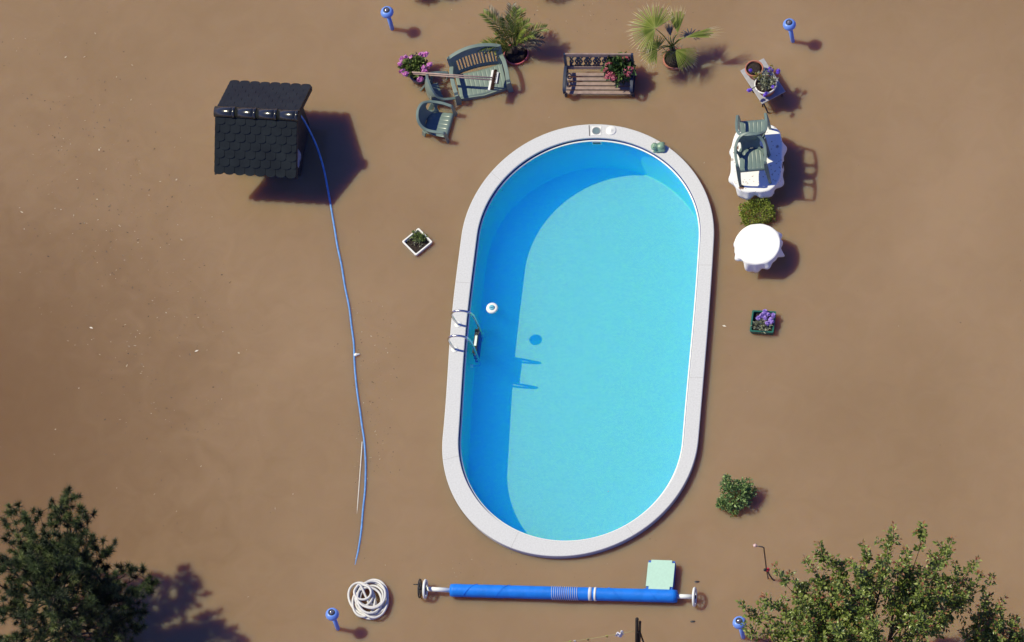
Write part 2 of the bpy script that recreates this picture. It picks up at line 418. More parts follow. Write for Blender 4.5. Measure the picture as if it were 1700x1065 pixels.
# skimmer in the coping
c = A(990, 217, ZC)
mb = MB(); yv = radians(-19); Rz = Matrix.Rotation(PA, 3, 'Z')
mb.box(c + V((0, 0, .002)), (.155, .155, .008), Rz); sk = mb.build('skimmer_plate', m_white, pool, bevel=.002)
mb = MB(); mb.lathe([(0, .0075), (.056, .0075), (.062, .0085), (.066, .0068)], c, 28); mb.build('skimmer_well', mat('well_water', (.16, .22, .24), rough=.15), sk)
mb = MB(); mb.lathe([(.056, .007), (.058, .012), (.066, .012), (.068, .006)], c, 28); mb.build('skimmer_ring', mat('grey_ring', (.3, .3, .33)), sk)
c2 = A(1014.5, 216.5, ZC)
mb = MB(); mb.lathe([(.078, 0), (.078, .008), (.070, .012), (.012, .012), (.010, .016), (0, .016)], c2, 32); mb.build('skimmer_lid', m_white, pool)
cw = A(990.5, 233.5, .04)
mb = MB(); mb.box(cw + V((0, 0, -.03)), (.15, .05, .10), Rz); fp = mb.build('skimmer_mouth', m_white, pool, bevel=.004)
mb = MB(); mb.box(cw + V(Rz @ V((0, -.026, -.025))), (.115, .012, .05), Rz); mb.build('skimmer_slot', mat('slot', (.12, .16, .18)), fp)

# ------------------------------------------------------------------ ladder
def ladder():
    f1, f2 = A(760.4, 538.2, ZC), A(755, 579.5, ZC)
    lad = thing('pool_ladder', 'stainless steel pool ladder with two hooped handrails on the left rim', 'ladder', (f1 + f2) / 2)
    ax = (f2 - f1).normalized()
    inw = V((-ax.y, ax.x, 0)); inw = inw if inw.dot(V((PC.x, PC.y, 0)) - f1) > 0 else -inw
    w1 = None
    ends = []
    for f in (f1, f2):
        b = f
        pts = [b, b + V((0, 0, .13)) - inw * .03, b + V((0, 0, .32)) - inw * .05, b + V((0, 0, .43)) + inw * .0, b + V((0, 0, .465)) + inw * .09, b + V((0, 0, .45)) + inw * .19, b + V((0, 0, .38)) + inw * .265,
               b + V((0, 0, .2)) + inw * .30, b + V((0, 0, -.1)) + inw * .315, b + V((0, 0, -.42)) + inw * .325, b + V((0, 0, -.52)) + inw * .30, b + V((0, 0, -.55)) + inw * .23, b + V((0, 0, -.555)) + inw * .17]
        mb = MB(); mb.tube(spline(pts, 6), .0185, 12); mb.build('handrail', m_steel, lad)
        mb = MB(); mb.lathe([(.052, 0), (.052, .005), (.042, .009), (.021, .011)], b, 20); mb.build('flange', m_bead, lad)
        mb = MB(); mb.tube([b + V((0, 0, -.555)) + inw * .16, b + V((0, 0, -.555)) + inw * .205], .026, 10); mb.build('bumper', m_white, lad)
        ends.append(b)
    R = Matrix((ax, inw, V((0, 0, 1)))).transposed()
    mid = (f1 + f2) / 2
    for z in (-.12, -.22, -.32, -.42):
        c_ = mid + inw * .315 + V((0, 0, z)); L = (f2 - f1).length - .01
        mb = MB(); mb.box(c_ - inw * .03, (L, .066, .026), R); o = mb.build('tread', m_black, lad, bevel=.005)
        mb = MB(); mb.box(c_ - inw * .03 + V((0, 0, .0145)), (L * .42 if z > -.2 else L * .9, .036 if z > -.2 else .012, .006), R); mb.build('tread_pad', m_white, o)
ladder()
# floating chlorine dispenser
c = A(817, 511.5, .02)
fl = thing('chlorine_floater', 'white ring shaped chlorine floater with blue cap on the pool water', 'pool floater', c)
mb = MB(); mb.lathe([(.045, -.03), (.085, -.02), (.093, 0), (.088, .02), (.07, .03), (.045, .026)], c, 32); mb.lathe([(.043, -.09), (.043, .02), (0, .02)], c, 20); mb.build('ring', m_white, fl)
mb = MB(); mb.lathe([(.044, .018), (.044, .034), (.036, .042), (0, .042)], c, 20); mb.box(c + V((0, 0, .048)), (.07, .012, .014), Matrix.Rotation(.1, 3, 'Z')); mb.build('cap', mat('aqua_cap', (.16, .48, .62), rough=.4), fl)

# ------------------------------------------------------------------ frog ornament
c = A(1094, 246, ZC)
fy = yaw_of((1080, 244), (1103, 242), ZC)
fr = thing('frog_ornament', 'small green ceramic frog ornament sitting on the pool rim', 'ornament', c, (0, 0, fy))
mb = MB()
mb.ell((.03, 0, .055), (.078, .074, .055), 16, Matrix.Rotation(-.25, 3, 'Y')); mb.ell((-.06, 0, .07), (.06, .066, .048), 16)
for s_ in (-1, 1):
    mb.ell((-.06, s_ * .03, .108), (.018, .018, .018), 12)
    mb.ell((.05, s_ * .062, .035), (.055, .026, .034), 12); mb.ell((-.015, s_ * .066, .02), (.05, .018, .016), 12)
    mb.ell((-.05, s_ * .05, .03), (.018, .016, .035), 12); mb.ell((-.07, s_ * .055, .01), (.03, .02, .012), 12)
o = mb.build('body', m_frog, fr, local=True)
md = o.modifiers.new('merge', 'REMESH'); md.mode = 'VOXEL'; md.voxel_size = .008; md.use_smooth_shade = True
for s_ in (-1, 1):
    mb = MB(); mb.ell((-.072, s_ * .037, .115), (.008, .008, .009), 10); mb.build('eye', m_black, fr, local=True)

# ------------------------------------------------------------------ shed
def shed():
    r0, r1 = A(355.5, 181, 1.34), A(494, 188.5, 1.34)
    fe = (A(357.6, 288.4, .70) + A(489, 295.4, .70)) / 2; be = (A(377.6, 133.5, .72) + A(509, 141.7, .72)) / 2
    c = (r0 + r1) / 2; e = (r1 - r0); L = e.length; yaw = atan2(e.y, e.x)
    n = V((-sin(yaw), cos(yaw), 0))
    df, db = -(fe - c).dot(n), (be - c).dot(n)
    sh = thing('garden_shed', 'small garden shed with a dark scalloped tile gable roof standing in the flood', 'shed', (c.x, c.y, 0), (0, 0, yaw))
    zr = 1.30
    H = L / 2 - .01
    def slope(sg, D, ze):
        mb = MB(); run = hypot(D, zr - ze); dv = V((0, sg * D, ze - zr)).normalized(); nv = V((0, sg * (zr - ze), D)).normalized()
        top = V((0, 0, zr))
        # decking under the tiles
        mb.add([top + V((-H + .015, 0, 0)) - nv * .02, top + V((H - .015, 0, 0)) - nv * .02, top + V((H - .015, 0, 0)) + dv * (run - .02) - nv * .02, top + V((-H + .015, 0, 0)) + dv * (run - .02) - nv * .02,
                top + V((-H + .015, 0, 0)) - nv * .045, top + V((H - .015, 0, 0)) - nv * .045, top + V((H - .015, 0, 0)) + dv * (run - .02) - nv * .045, top + V((-H + .015, 0, 0)) + dv * (run - .02) - nv * .045],
               [(0, 1, 2, 3), (7, 6, 5, 4), (0, 4, 5, 1), (1, 5, 6, 2), (2, 6, 7, 3), (3, 7, 4, 0)])
        rows = 7; ex = (run - .08) / rows; nt_ = 8; tw = 2 * H / nt_
        for r in range(rows):
            y1 = .08 + (r + 1) * ex; y0 = y1 - ex * 1.5
            y0 = max(y0, .02)
            off = 0 if r % 2 == 0 else tw / 2
            k0 = 0 if off == 0 else -1
            for k in range(k0, nt_):
                xa, xb = -H + off + k * tw, -H + off + (k + 1) * tw
                xa, xb = max(xa, -H), min(xb, H)
                if xb - xa < .02: continue
                g = .0025; xa += g; xb -= g; w_ = xb - xa
                lift = random.uniform(0, .003); tz = random.uniform(-.003, .003)
                prof = []
                for q in range(9):
                    a = pi * q / 8
                    prof.append((xa + w_ / 2 - cos(a) * w_ / 2, y1 - .045 + sin(a) * .045 * (1 if w_ > tw * .6 else .7) + tz))
                pts = [(xa, y0)] + prof + [(xb, y0)]
                def P3(x, y, up):
                    t = (y - y0) / (y1 - y0)
                    return top + V((x, 0, 0)) + dv * y + nv * (up + .004 + .020 * t + lift)
                m_ = len(pts)
                vs = [P3(x, y, .0) for x, y in pts] + [P3(x, y, -.013) for x, y in pts]
                fs = [tuple(range(m_)) if sg < 0 else tuple(range(m_))[::-1]]
                for q in range(m_):
                    q2 = (q + 1) % m_
                    fs.append((q, q + m_, q2 + m_, q2) if sg < 0 else (q2, q2 + m_, q + m_, q))
                mb.add(vs, fs)
        return mb
    mbf = slope(-1, df, .70); mbb = slope(1, db, .72)
    mbf.add(mbb.v, mbb.f)
    roof = mbf.build('roof', m_tile, sh, local=True)
    # ridge tiles
    n_ = 4; sl_ = (2 * H + .03) / n_
    for k in range(n_):
        x0 = -H - .015 + k * sl_; mb = MB()
        def arc(x, r, dz=0): return [V((x, r * sin(a) * 1.05, zr - .035 + dz + r * cos(a) * .95)) for a in [radians(-100 + 200 * q / 14) for q in range(15)]]
        for secs in ([arc(x0 + .002, .0745), arc(x0 + sl_ * .72, .0745), arc(x0 + sl_ * .87, .0795)], [arc(x0 + sl_ * .865, .0835), arc(x0 + sl_ - .004, .0835)]):
            vs = [p for s_ in secs for p in s_]
            mb.add(vs, [(i * 15 + j, i * 15 + j + 1, (i + 1) * 15 + j + 1, (i + 1) * 15 + j) for i in range(len(secs) - 1) for j in range(14)], True)
        mb.build('ridge_tile', m_ridge, roof, local=True, solid=.012)
    # walls with gables
    mb = MB(); hx = H - .12; yf, yb = -df + .42, db - .30
    zf = zr - (zr - .70) * (-yf) / df - .06; zb = zr - (zr - .72) * yb / db - .06
    for x in (-hx, hx):
        pts = [V((x, yf, -.32)), V((x, yb, -.32)), V((x, yb, zb)), V((x, 0, zr - .07)), V((x, yf, zf))]
        mb.add(pts, [(0, 1, 2, 3, 4) if x > 0 else (4, 3, 2, 1, 0)])
    for y, z in ((yf, zf), (yb, zb)):
        mb.add([V((-hx, y, -.32)), V((hx, y, -.32)), V((hx, y, z)), V((-hx, y, z))], [(0, 1, 2, 3) if y < 0 else (3, 2, 1, 0)])
    mb.build('wall', m_shedwall, sh, local=True)
    for sx in (-1, 1):       # verge boards under the tile edge
        for sg, D, ze in ((-1, df, .70), (1, db, .72)):
            mb = MB(); x = sx * (H - .012)
            mb.ribbon([V((x, 0, zr - .055)), V((x, sg * (D - .02), ze - .055))], .022, .07, up=(0, 0, 1)); mb.build('verge_board', m_shedwall, sh, local=True)
    M = MW[sh.name]
    # pale crumpled sheet hanging on the gable wall
    def crump(u, v):
        p = V((hx + .03 + .03 * noise.noise(V((u * 1.6, v * 2.0, 1.7))) + .008 * sin(u * 9 + v * 3), -.40 + .22 * u + .02 * sin(v * 4), .30 + .36 * v))
        return M @ p
    mb = MB(); mb.grid(crump, 14, 16)
    o = mb.build('plastic_sheet', mat('pale_sheet', (.22, .25, .36), rough=.35), solid=.004); tag(o, 'crumpled pale plastic sheet hanging on the shed wall under the roof', 'plastic sheet')
shed()

# ------------------------------------------------------------------ hoses
hp = [(497, 189, .62), (504, 199, .52), (515, 219, .38), (527, 246, .24), (537.5, 280, .11), (545, 318, .03), (551, 350, .006), (556, 380, .006), (561, 410, .006), (567, 440, .006), (573, 475, .006), (580, 510, .006), (584, 540, .006), (587, 570, .006), (588.5, 595, .006), (590, 620, .006), (593, 650, .006), (597, 680, .006), (601, 705, .006), (604, 730, .006), (607, 765, .006), (607, 790, .006), (606, 815, .006), (603.5, 845, .005), (600, 880, .0), (596, 910, -.007), (592, 930, -.013), (587, 950, -.02)]
path = spline([A(p[0] + (rnd(.7) if p[2] < .02 else 0), p[1], p[2]) for p in hp], 6)
mb = MB(); mb.tube(path, .0165, 10); hose = mb.build('garden_hose', m_blueh); tag(hose, 'long blue hose running from the shed across the brown flood', 'hose')
c = A(591, 588.5, .02)
mb = MB(); mb.ell(c, (.035, .028, .025), 10); mb.tube([c, c + V((.06, -.01, 0))], [.02, .012], 8); mb.build('hose_coupling', m_white, hose)
mb = MB(); mb.tube(spline([A(601.5, 733, .02), A(600, 755, .012), A(597.5, 790, .002), A(594.5, 830, -.005), A(592, 860, -.012)], 6), .0105, 8)
tag(mb.build('white_pole', mat('dull_white', (.55, .52, .46))), 'thin white pole beside the blue hose, one end sinking into the flood', 'pole')

def coil():
    loops = [(614, 996, 30, 30), (618, 997, 26, 31), (611, 998, 22, 24), (613, 992, 24, 26), (621, 994, 25, 32), (597, 992, 23, 25), (616, 999, 27, 33), (619, 993, 19, 21), (602, 983, 15, 14), (612, 996, 21, 21), (618, 991, 24, 27), (602, 983, 14, 12)]
    pts = []; nl = len(loops)
    N_ = 10
    for i in range(nl * N_):
        t = i / N_; k = int(t); fr_ = t - k
        a_, b_ = loops[k], loops[min(k + 1, nl - 1)]
        fr_ = fr_ * fr_ * (3 - 2 * fr_)
        q = [a_[j] * (1 - fr_) + b_[j] * fr_ for j in range(4)]
        an = 2 * pi * t - 1.2
        z = .01 + .012 * t + .012 * sin(3.1 * an * .37 + k)
        pts.append(A(q[0] + q[2] * cos(an), q[1] + q[3] * sin(an), z))
    pts += [A(612, 1000, .10), A(617, 1001, .06)]
    mb = MB(); mb.tube(spline(pts, 5), .0185, 9)
    o = mb.build('coiled_hose', m_whitegrey); tag(o, 'coiled white pool vacuum hose heaped on the brown flood water', 'hose')
    c = A(620, 1001, .03); mb = MB(); mb.lathe([(.05, -.03), (.055, .0), (.045, .03), (.018, .035), (.016, .02), (0, .02)], c, 18); mb.build('hose_head', m_white, o)
    mb = MB(); mb.lathe([(.013, .0), (.013, .037), (0, .037)], c, 12); mb.build('head_hole', m_black, o)
coil()

# ------------------------------------------------------------------ blue lamps
def lamp():
    o = thing('bollard_lamp', 'blue round headed garden lamp by the pink geranium, upper left of the pool', 'garden lamp', (0, 0, 0), group='blue bollard lamps round the pool')
    zt = .53
    mb = MB(); mb.lathe([(.034, -.32), (.034, zt - .06)], (0, 0, 0), 18); mb.build('pole', m_blue, o, local=True)
    mb = MB(); mb.lathe([(.034, zt - .075), (.075, zt - .06), (.10, zt - .028), (.104, zt - .008), (.096, zt + .022), (.074, zt + .048), (.048, zt + .062), (.046, zt + .056)], (0, 0, 0), 32)
    h = mb.build('lamp_head', m_blue, o, local=True)
    mb = MB(); mb.lathe([(.048, zt + .056), (.05, zt + .068), (.040, zt + .070), (.038, zt + .06)], (0, 0, 0), 24); mb.build('collar', m_darksteel, h, local=True)
    mb = MB(); mb.ell((0, 0, zt + .058), (.037, .037, .03), 16); mb.build('lens', m_glass, h, local=True)
    return o
L0 = lamp(); g = 'blue bollard lamps round the pool'
spots = [((642.5, 19.5), None), ((1310.5, 40), 'blue round headed garden lamp above the small flower table, upper right'),
         ((551.5, 1019), 'blue round headed garden lamp beside the coiled white hose'), ((1227.5, 1033), 'blue round headed garden lamp half hidden by the leafy tree')]
for i, (p, lb) in enumerate(spots):
    q = A(p[0], p[1], .53); q.z = 0
    if i == 0: L0.location = q
    else: dup(L0, q, (0, 0, i * 1.3), lb, g)

# ------------------------------------------------------------------ plastic furniture
WD = -.32                                    # the drowned lawn lies this far below the flood surface
def monobloc(name, label, m, cat='chair'):
    o = thing(name, label, cat)
    S = .92
    rim = [(-.235, -.20, .60), (-.25, -.05, .615), (-.245, .08, .63), (-.21, .18, .67), (-.13, .25, .735), (0, .275, .765), (.13, .25, .735), (.21, .18, .67), (.245, .08, .63), (.25, -.05, .615), (.235, -.20, .60)]
    rp = spline(rim, 6); n_ = len(rp)
    def back(u, v):
        a = radians(-82 + 164 * u)
        lo = V((.205 * sin(a), .0 + .20 * cos(a), .415))
        hi = rp[int(round((.14 + .72 * u) * (n_ - 1)))] if True else None
        t = (.14 + .72 * u) * (n_ - 1); i = min(int(t), n_ - 2); hi = rp[i].lerp(rp[i + 1], t - i)
        p = lo.lerp(hi, v); p.y += .03 * sin(pi * v) * (1 if cos(a) > 0 else 0)
        return p
    def hole(u, v):
        d = abs(u - .5) * 2
        return ((d - .66) / .20) ** 2 + ((v - .54) / .40) ** 2 < 1
    mb = MB(); mb.grid(back, 56, 20, True, hole); mb.build('backrest', m, o, local=True, solid=.012, off=0)
    nrm = []
    for p in rp: nrm.append(V((0, 0, 1)))
    mb = MB(); mb.ribbon(rp, .045, .022, nrm); o2 = mb.build('rim', m, o, local=True, bevel=.006)
    def seat(u, v):
        x = (-.215 + .43 * u); y = -.23 + .42 * v
        x *= 1 - .10 * v
        z = .42 - .02 * sin(pi * min(1, v * 1.2)) - (.045 * ((.12 - v) / .12) ** 2 if v < .12 else 0)
        g_ = abs(((u * 6) % 1) - .5)
        if .08 < v < .95 and .05 < u < .95 and g_ > .42: z -= .006
        return V((x, y, z))
    mb = MB(); mb.grid(seat, 48, 16, True); mb.build('seat', m, o, local=True, solid=.014)
    for s_ in (-1, 1):
        mb = MB(); mb.ribbon([(s_ * .235, -.195, .60), (s_ * .236, -.215, .58), (s_ * .233, -.23, .42), (s_ * .245, -.255, .2), (s_ * .25, -.265, 0)], .06, .028, [V((0, -1, .2))] * 5, ws=[.045, .055, .07, .055, .045]); mb.build('leg', m, o, local=True, bevel=.006)
        mb = MB(); mb.ribbon([(s_ * .18, .17, .43), (s_ * .205, .21, .2), (s_ * .225, .25, 0)], .06, .03, [V((s_, .6, 0))] * 3, ws=[.08, .06, .05]); mb.build('leg', m, o, local=True, bevel=.006)
    return o
def face(p, q, z=0.0):
    """yaw for furniture that faces (local -y) from picture spot p to q"""
    d = A(*q, z) - A(*p, z); return atan2(d.x, -d.y)

ch = monobloc('garden_chair', 'round backed green plastic garden chair standing in the flood below the tilted chair', m_green)
p = A(726, 204, .10); p.z = WD
y2 = face((700, 200), (745, 207))
ch.location = p; ch.rotation_euler = (0, 0, y2); ch.scale = (1.03, .95, 1.0); ch['group'] = 'green plastic garden chairs'
p = A(710, 157, .12); p.z = WD - .02
dup(ch, p, (radians(24), 0, face((708, 156), (735, 146))), 'tilted green plastic garden chair wedged between the geranium and the bench', 'green plastic garden chairs')
ct = monobloc('garden_chair', 'weathered green plastic armchair on the white table, facing the round table', m_green2)
yA = face((1252, 262), (1254, 300), .4)
fm = (A(1233, 304, .4) + A(1275, 307, .4)) / 2
back = V((-sin(yA), cos(yA), 0))
pA = fm + back * .235; pA.z = .402
ct.location = pA; ct.rotation_euler = (0, 0, yA); ct.scale = (.92, .92, .98); ct['group'] = 'green chairs stood on the long table'
pB = A(1250, 217.5, .80); pB.z = .402
dup(ct, pB, (0, 0, yA + pi - .02), 'weathered green plastic armchair at the far end of the white table, facing away', 'green chairs stood on the long table')

def plastic_bench():
    yaw = yaw_of((748, 169), (844, 156), 0)
    p = A(798, 131, .11)
    yaw = yaw_of((738, 105), (820, 87), .45) * .5 + yaw_of((762, 169), (839, 148), .1) * .5
    o = thing('plastic_bench', 'green plastic two seat garden bench with slatted arched back', 'bench', (p.x, p.y, WD), (0, 0, yaw))
    m = m_greenb; w = .39
    def bk(u, v):
        x = (-w + 2 * w * u) * (1 + .06 * v); arch = .09 * (1 - (2 * u - 1) ** 2)
        z = .40 + (.36 + arch) * v
        return V((x, .19 + .12 * v + .05 * (1 - (2 * u - 1) ** 2) , z))
    def slit(u, v): return   .12 < v < .68 and .09 < u < .91 and ((u - .09) / .82 * 13) % 1 > .52
    mb = MB(); mb.grid(bk, 104, 22, True, slit); mb.build('backrest', m, o, local=True, solid=.02, off=0)
    mb = MB(); mb.ribbon([bk(0, v / 8) for v in range(9)] + [bk(u / 24, 1) for u in range(1, 24)] + [bk(1, 1 - v / 8) for v in range(9)], .05, .03, [V((0, -1, .15))] * 9 + [V((0, -.3, 1))] * 23 + [V((0, -1, .15))] * 9); mb.build('back_rim', m, o, local=True)
    def st(u, v):
        x = -w + .01 + 2 * (w - .01) * u; y = -.24 + .44 * v - .03 * sin(pi * u)
        z = .42 - .02 * sin(pi * min(1, v * 1.2)) - (.05 * ((.12 - v) / .12) ** 2 if v < .12 else 0)
        if .12 < v < .95 and abs(((u * 11) % 1) - .5) > .43: z -= .007
        return V((x, y, z))
    mb = MB(); mb.grid(st, 88, 16, True); mb.build('seat', m, o, local=True, solid=.02)
    for s_ in (-1, 1):
        mb = MB(); mb.ribbon([(s_ * (w + .005), .24, .60), (s_ * (w + .035), .1, .63), (s_ * (w + .04), -.1, .635), (s_ * (w + .03), -.24, .62), (s_ * (w + .028), -.27, .56)], .065, .03); mb.build('armrest', m, o, local=True, bevel=.008)
        mb = MB(); mb.ribbon([(s_ * (w + .028), -.27, .59), (s_ * (w + .02), -.27, .42), (s_ * (w + .04), -.29, .2), (s_ * (w + .05), -.30, 0)], .08, .04, [V((0, -1, 0))] * 4, ws=[.06, .09, .07, .06]); mb.build('leg', m, o, local=True, bevel=.008)
        mb = MB(); mb.ribbon([(s_ * (w - .02), .2, .42), (s_ * (w + .0), .26, .2), (s_ * (w + .02), .32, 0)], .08, .04, [V((0, 1, 0))] * 3); mb.build('leg', m, o, local=True, bevel=.008)
    mb = MB(); mb.ribbon([(-w, -.235, .365), (0, -.27, .35), (w, -.235, .365)], .02, .08); mb.build('apron', m, o, local=True)
plastic_bench()

# brooms lying across the plastic bench
def broom(name, label, p0, p1, z0, z1, hl, hw, hh, head_m, extra_m, shift=0):
    a, b = A(p0[0], p0[1], z0), A(p1[0], p1[1], z1)
    o = thing(name, label, 'broom', b)
    mb = MB(); mb.tube([a, b], .0125, 8); mb.build('handle', m_handle, o)
    d = (b - a).normalized(); s_ = V((-d.y, d.x, 0)).normalized(); u = d.cross(s_); R = Matrix((d, s_, V((0, 0, 1)))).transposed()
    return o, b, R
o, b, R = broom('push_broom', 'wooden push broom with brown bristles lying across the green bench', (686, 122), (817, 132.5), .36, .36, .36, .05, .05, None, None)
mb = MB(); mb.box(b + R @ V((-.02, 0, -.01)), (.035, .36, .03), R); mb.build('head', m_white, o, bevel=.005)
mb = MB()
for i in range(60):
    for j in range(4):
        q = b + R @ V((.0 + .012 * j, -.175 + .35 * i / 59, .0)); mb.tube([q, q + R @ V((.028 + rnd(.006), rnd(.006), .035 + rnd(.008)))], [.005, .0035], 4)
mb.build('bristles', m_bristle, o)
o, b, R = broom('squeegee', 'wooden handled squeegee with a short pale head lying beside the broom', (684, 119.5), (824.5, 129), .39, .37, 0, 0, 0, None, None)
mb = MB(); mb.box(b, (.045, .20, .035), R); mb.build('head', m_white, o, bevel=.008)
mb = MB(); mb.box(b + R @ V((.032, 0, -.012)), (.02, .19, .02), R); mb.build('blade', m_black, o)

# ------------------------------------------------------------------ wooden bench
def wood_bench():
    yaw = yaw_of((941, 150), (1052, 150.5), .1)
    p = A(996, 134, .12)
    o = thing('park_bench', 'wooden slatted park bench with black iron ends and ornate back panel', 'bench', (p.x, p.y, WD), (0, 0, yaw))
    w = .53
    for s_ in (-1, 1):
        x = s_ * w; mb = MB()
        mb.ribbon(spline([(x, .22, 0), (x, .17, .25), (x, .16, .42), (x, .20, .62), (x, .27, .82)], 5), .035, .05, up=(0, 1, 0))
        mb.ribbon(spline([(x, -.24, 0), (x, -.20, .2), (x, -.21, .40)], 5), .035, .05, up=(0, 1, 0))
        mb.ribbon([(x, -.22, .40), (x, .17, .40)], .035, .045)
        mb.ribbon(spline([(x, .19, .60), (x, .05, .63), (x, -.12, .62), (x, -.235, .58), (x, -.25, .50), (x, -.21, .42)], 5), .045, .026, up=(0, .2, 1))
        mb.tube([V((x, -.05 + .06 * cos(a) * (1 - a / 20), .51 + .06 * sin(a) * (1 - a / 20))) for a in [q * .5 for q in range(24)]], .011, 6)
        mb.tube([V((x, .09 + .045 * cos(a), .51 + .05 * sin(a))) for a in [q * .5 for q in range(14)]], .011, 6)
        mb.build('end_frame', m_iron, o, local=True)
    for i, y in enumerate((-.205, -.125, -.045, .035, .115)):
        mb = MB(); mb.box((0, y, .435 - .006 * (2 - abs(i - 2))), (2 * w - .02, .058, .026)); mb.build('seat_slat', m_wood, o, local=True, bevel=.006)
    for y, z in ((.19, .53), (.262, .80)):
        mb = MB(); mb.box((0, y, z), (2 * w - .02, .028, .062), Matrix.Rotation(-.28, 3, 'X')); mb.build('back_rail', m_wood, o, local=True, bevel=.006)
    # cast scrollwork between the rails
    mb = MB(); T = lambda x, v: V((x, .202 + .048 * v, .565 + .20 * v))
    mb.tube([T(-w + .06, 0), T(w - .06, 0)], .009, 6); mb.tube([T(-w + .06, 1), T(w - .06, 1)], .009, 6)
    nn = 13
    for i in range(nn):
        x = -w + .1 + (2 * w - .2) * i / (nn - 1); sg = 1 if i % 2 else -1
        mb.tube([T(x + sg * (.018 * cos(a)) * (1 - .02 * a) + sg * .01 * (v - .5), v) for a, v in [(q * .55 - 1, q / 15) for q in range(16)]], .013, 6)
        mb.tube([T(x - .034, 0), T(x + .03 * sg, .5), T(x + .034, 1)], .012, 5)
        mb.tube([T(x + .02 * cos(q * .7), .5 + .16 * sin(q * .7)) for q in range(10)], .012, 5)
    mb.build('back_panel', m_iron, o, local=True)
wood_bench()

# ------------------------------------------------------------------ plants
def leaves_blob(mb, c, R, n, L, Wd, flat=1.0, up=.4, hollow=.45, box=0):
    """leaves spread through the volume of a lumpy crown"""
    c = V(c)
    for i in range(n):
        d = rdir(); r = (hollow + (1 - hollow) * random.random() ** .6)
        lump = 1 + .22 * noise.noise(d * 2.3 + c * 3)
        if box:
            mx = max(abs(d.x), abs(d.y), abs(d.z)); d2 = d.lerp(d / mx, box)
        else: d2 = d
        p = c + V((d2.x * R[0], d2.y * R[1], d2.z * R[2])) * r * lump
        o = (d + rdir() * .9 + V((0, 0, up))).normalized()
        l = L * random.uniform(.65, 1.25)
        mb.leaf(p, o, rdir(.6), l, Wd * l / L * random.uniform(.8, 1.2))
def floret(mb, c, r, n=14, pet=.02):
    for i in range(n):
        d = rdir(.5); p = c + V((d.x * r * random.uniform(.1, 1.15), d.y * r * random.uniform(.1, 1.0), d.z * r * random.uniform(.2, 1)))
        for k in range(4):
            a = rdir(); a = (a - d * a.dot(d)).normalized()
            mb.leaf(p, (a + d * .3), d, pet, pet * .9, .1, .05)
def pot(name, parent, c, r, h, m, rimw=.02, n=32, soil=True):
    mb = MB(); mb.lathe([(r * .72, -h), (r * .93, -.05), (r * .95, -.045), (r, -.042), (r + .004, -.02), (r + .002, -.003), (r - .004, 0), (r - rimw, 0), (r - rimw - .004, -.01), (r - rimw - .006, -.05)], c, n)
    o = mb.build(name, m, parent)
    if soil:
        mb = MB(); mb.lathe([(0, -.028), (r * .4, -.022), (r - rimw - .002, -.034)], c, n); mb.build('soil', m_soil, parent)
    return o

# boxwood between the two tables
c = A(1257, 352, .1); c.z = .02
o = thing('boxwood_bush', 'clipped square yellow green boxwood bush between the two white tables', 'bush', (c.x, c.y, WD))
mb = MB(); leaves_blob(mb, c + V((0, 0, .02)), (.255, .21, .19), 2600, .034, .022, box=.55, hollow=.7); leaves_blob(mb, c, (.2, .16, .15), 500, .04, .026, box=.5, hollow=.3); mb.build('foliage', m_box, o)
mb = MB()
for i in range(8): mb.tube([V((c.x + rnd(.05), c.y + rnd(.05), WD)), c + V((rnd(.15), rnd(.12), .1))], [.012, .005], 5)
mb.build('stem', m_bark, o)
# loose bush lower right
c = A(1224, 820, .18)
o = thing('garden_bush', 'loose round green bush rising from the flood right of the pool', 'bush', (c.x, c.y, WD))
mb = MB(); leaves_blob(mb, c + V((.0, 0, -.02)), (.22, .22, .2), 1000, .05, .028, hollow=.35)
for px, py, z, r in ((1206, 805, .3, .1), (1204, 838, .1, .09), (1218, 848, .04, .08), (1238, 805, .25, .11), (1199, 832, .12, .07), (1246, 815, .15, .1), (1207, 794, .36, .05), (1195, 836, .08, .05)):
    leaves_blob(mb, A(px, py, z), (r, r, r), int(1600 * r), .045, .026, hollow=.2)
mb.build('foliage', m_bush, o)
mb = MB()
for i in range(9): mb.tube([V((c.x + rnd(.04), c.y + rnd(.04), WD)), c + V((rnd(.2), rnd(.2), rnd(.12)))], [.014, .004], 5)
mb.build('stem', m_bark, o)

# pink geranium
c = A(691, 117, .17)
o = thing('potted_geranium', 'potted pink geranium beside the green plastic bench', 'potted plant', (c.x, c.y, 0))
pot('pot', o, c + V((.02, -.04, -.02)), .145, .34, m_greypot)
mb = MB(); leaves_blob(mb, A(688, 109, .24), (.19, .17, .11), 620, .062, .058, hollow=.4, up=.7); mb.build('foliage', m_gerleaf, o)
mb = MB(); fm_ = MB()
for px, py in ((673, 95), (667, 98), (665, 107), (685, 95), (700, 90), (707, 90), (674, 122), (703, 113), (704, 119), (713, 108), (697, 131), (668, 118)):
    q = A(px, py, .30); fm_ = MB(); floret(fm_, q, .045, 24, .032); fm_.build('flower_head', m_pink, o); mb.tube([c + V((0, 0, -.03)), (q + c) / 2 + V((0, 0, .05)), q], .005, 5)
mb.build('stem', m_stem, o)

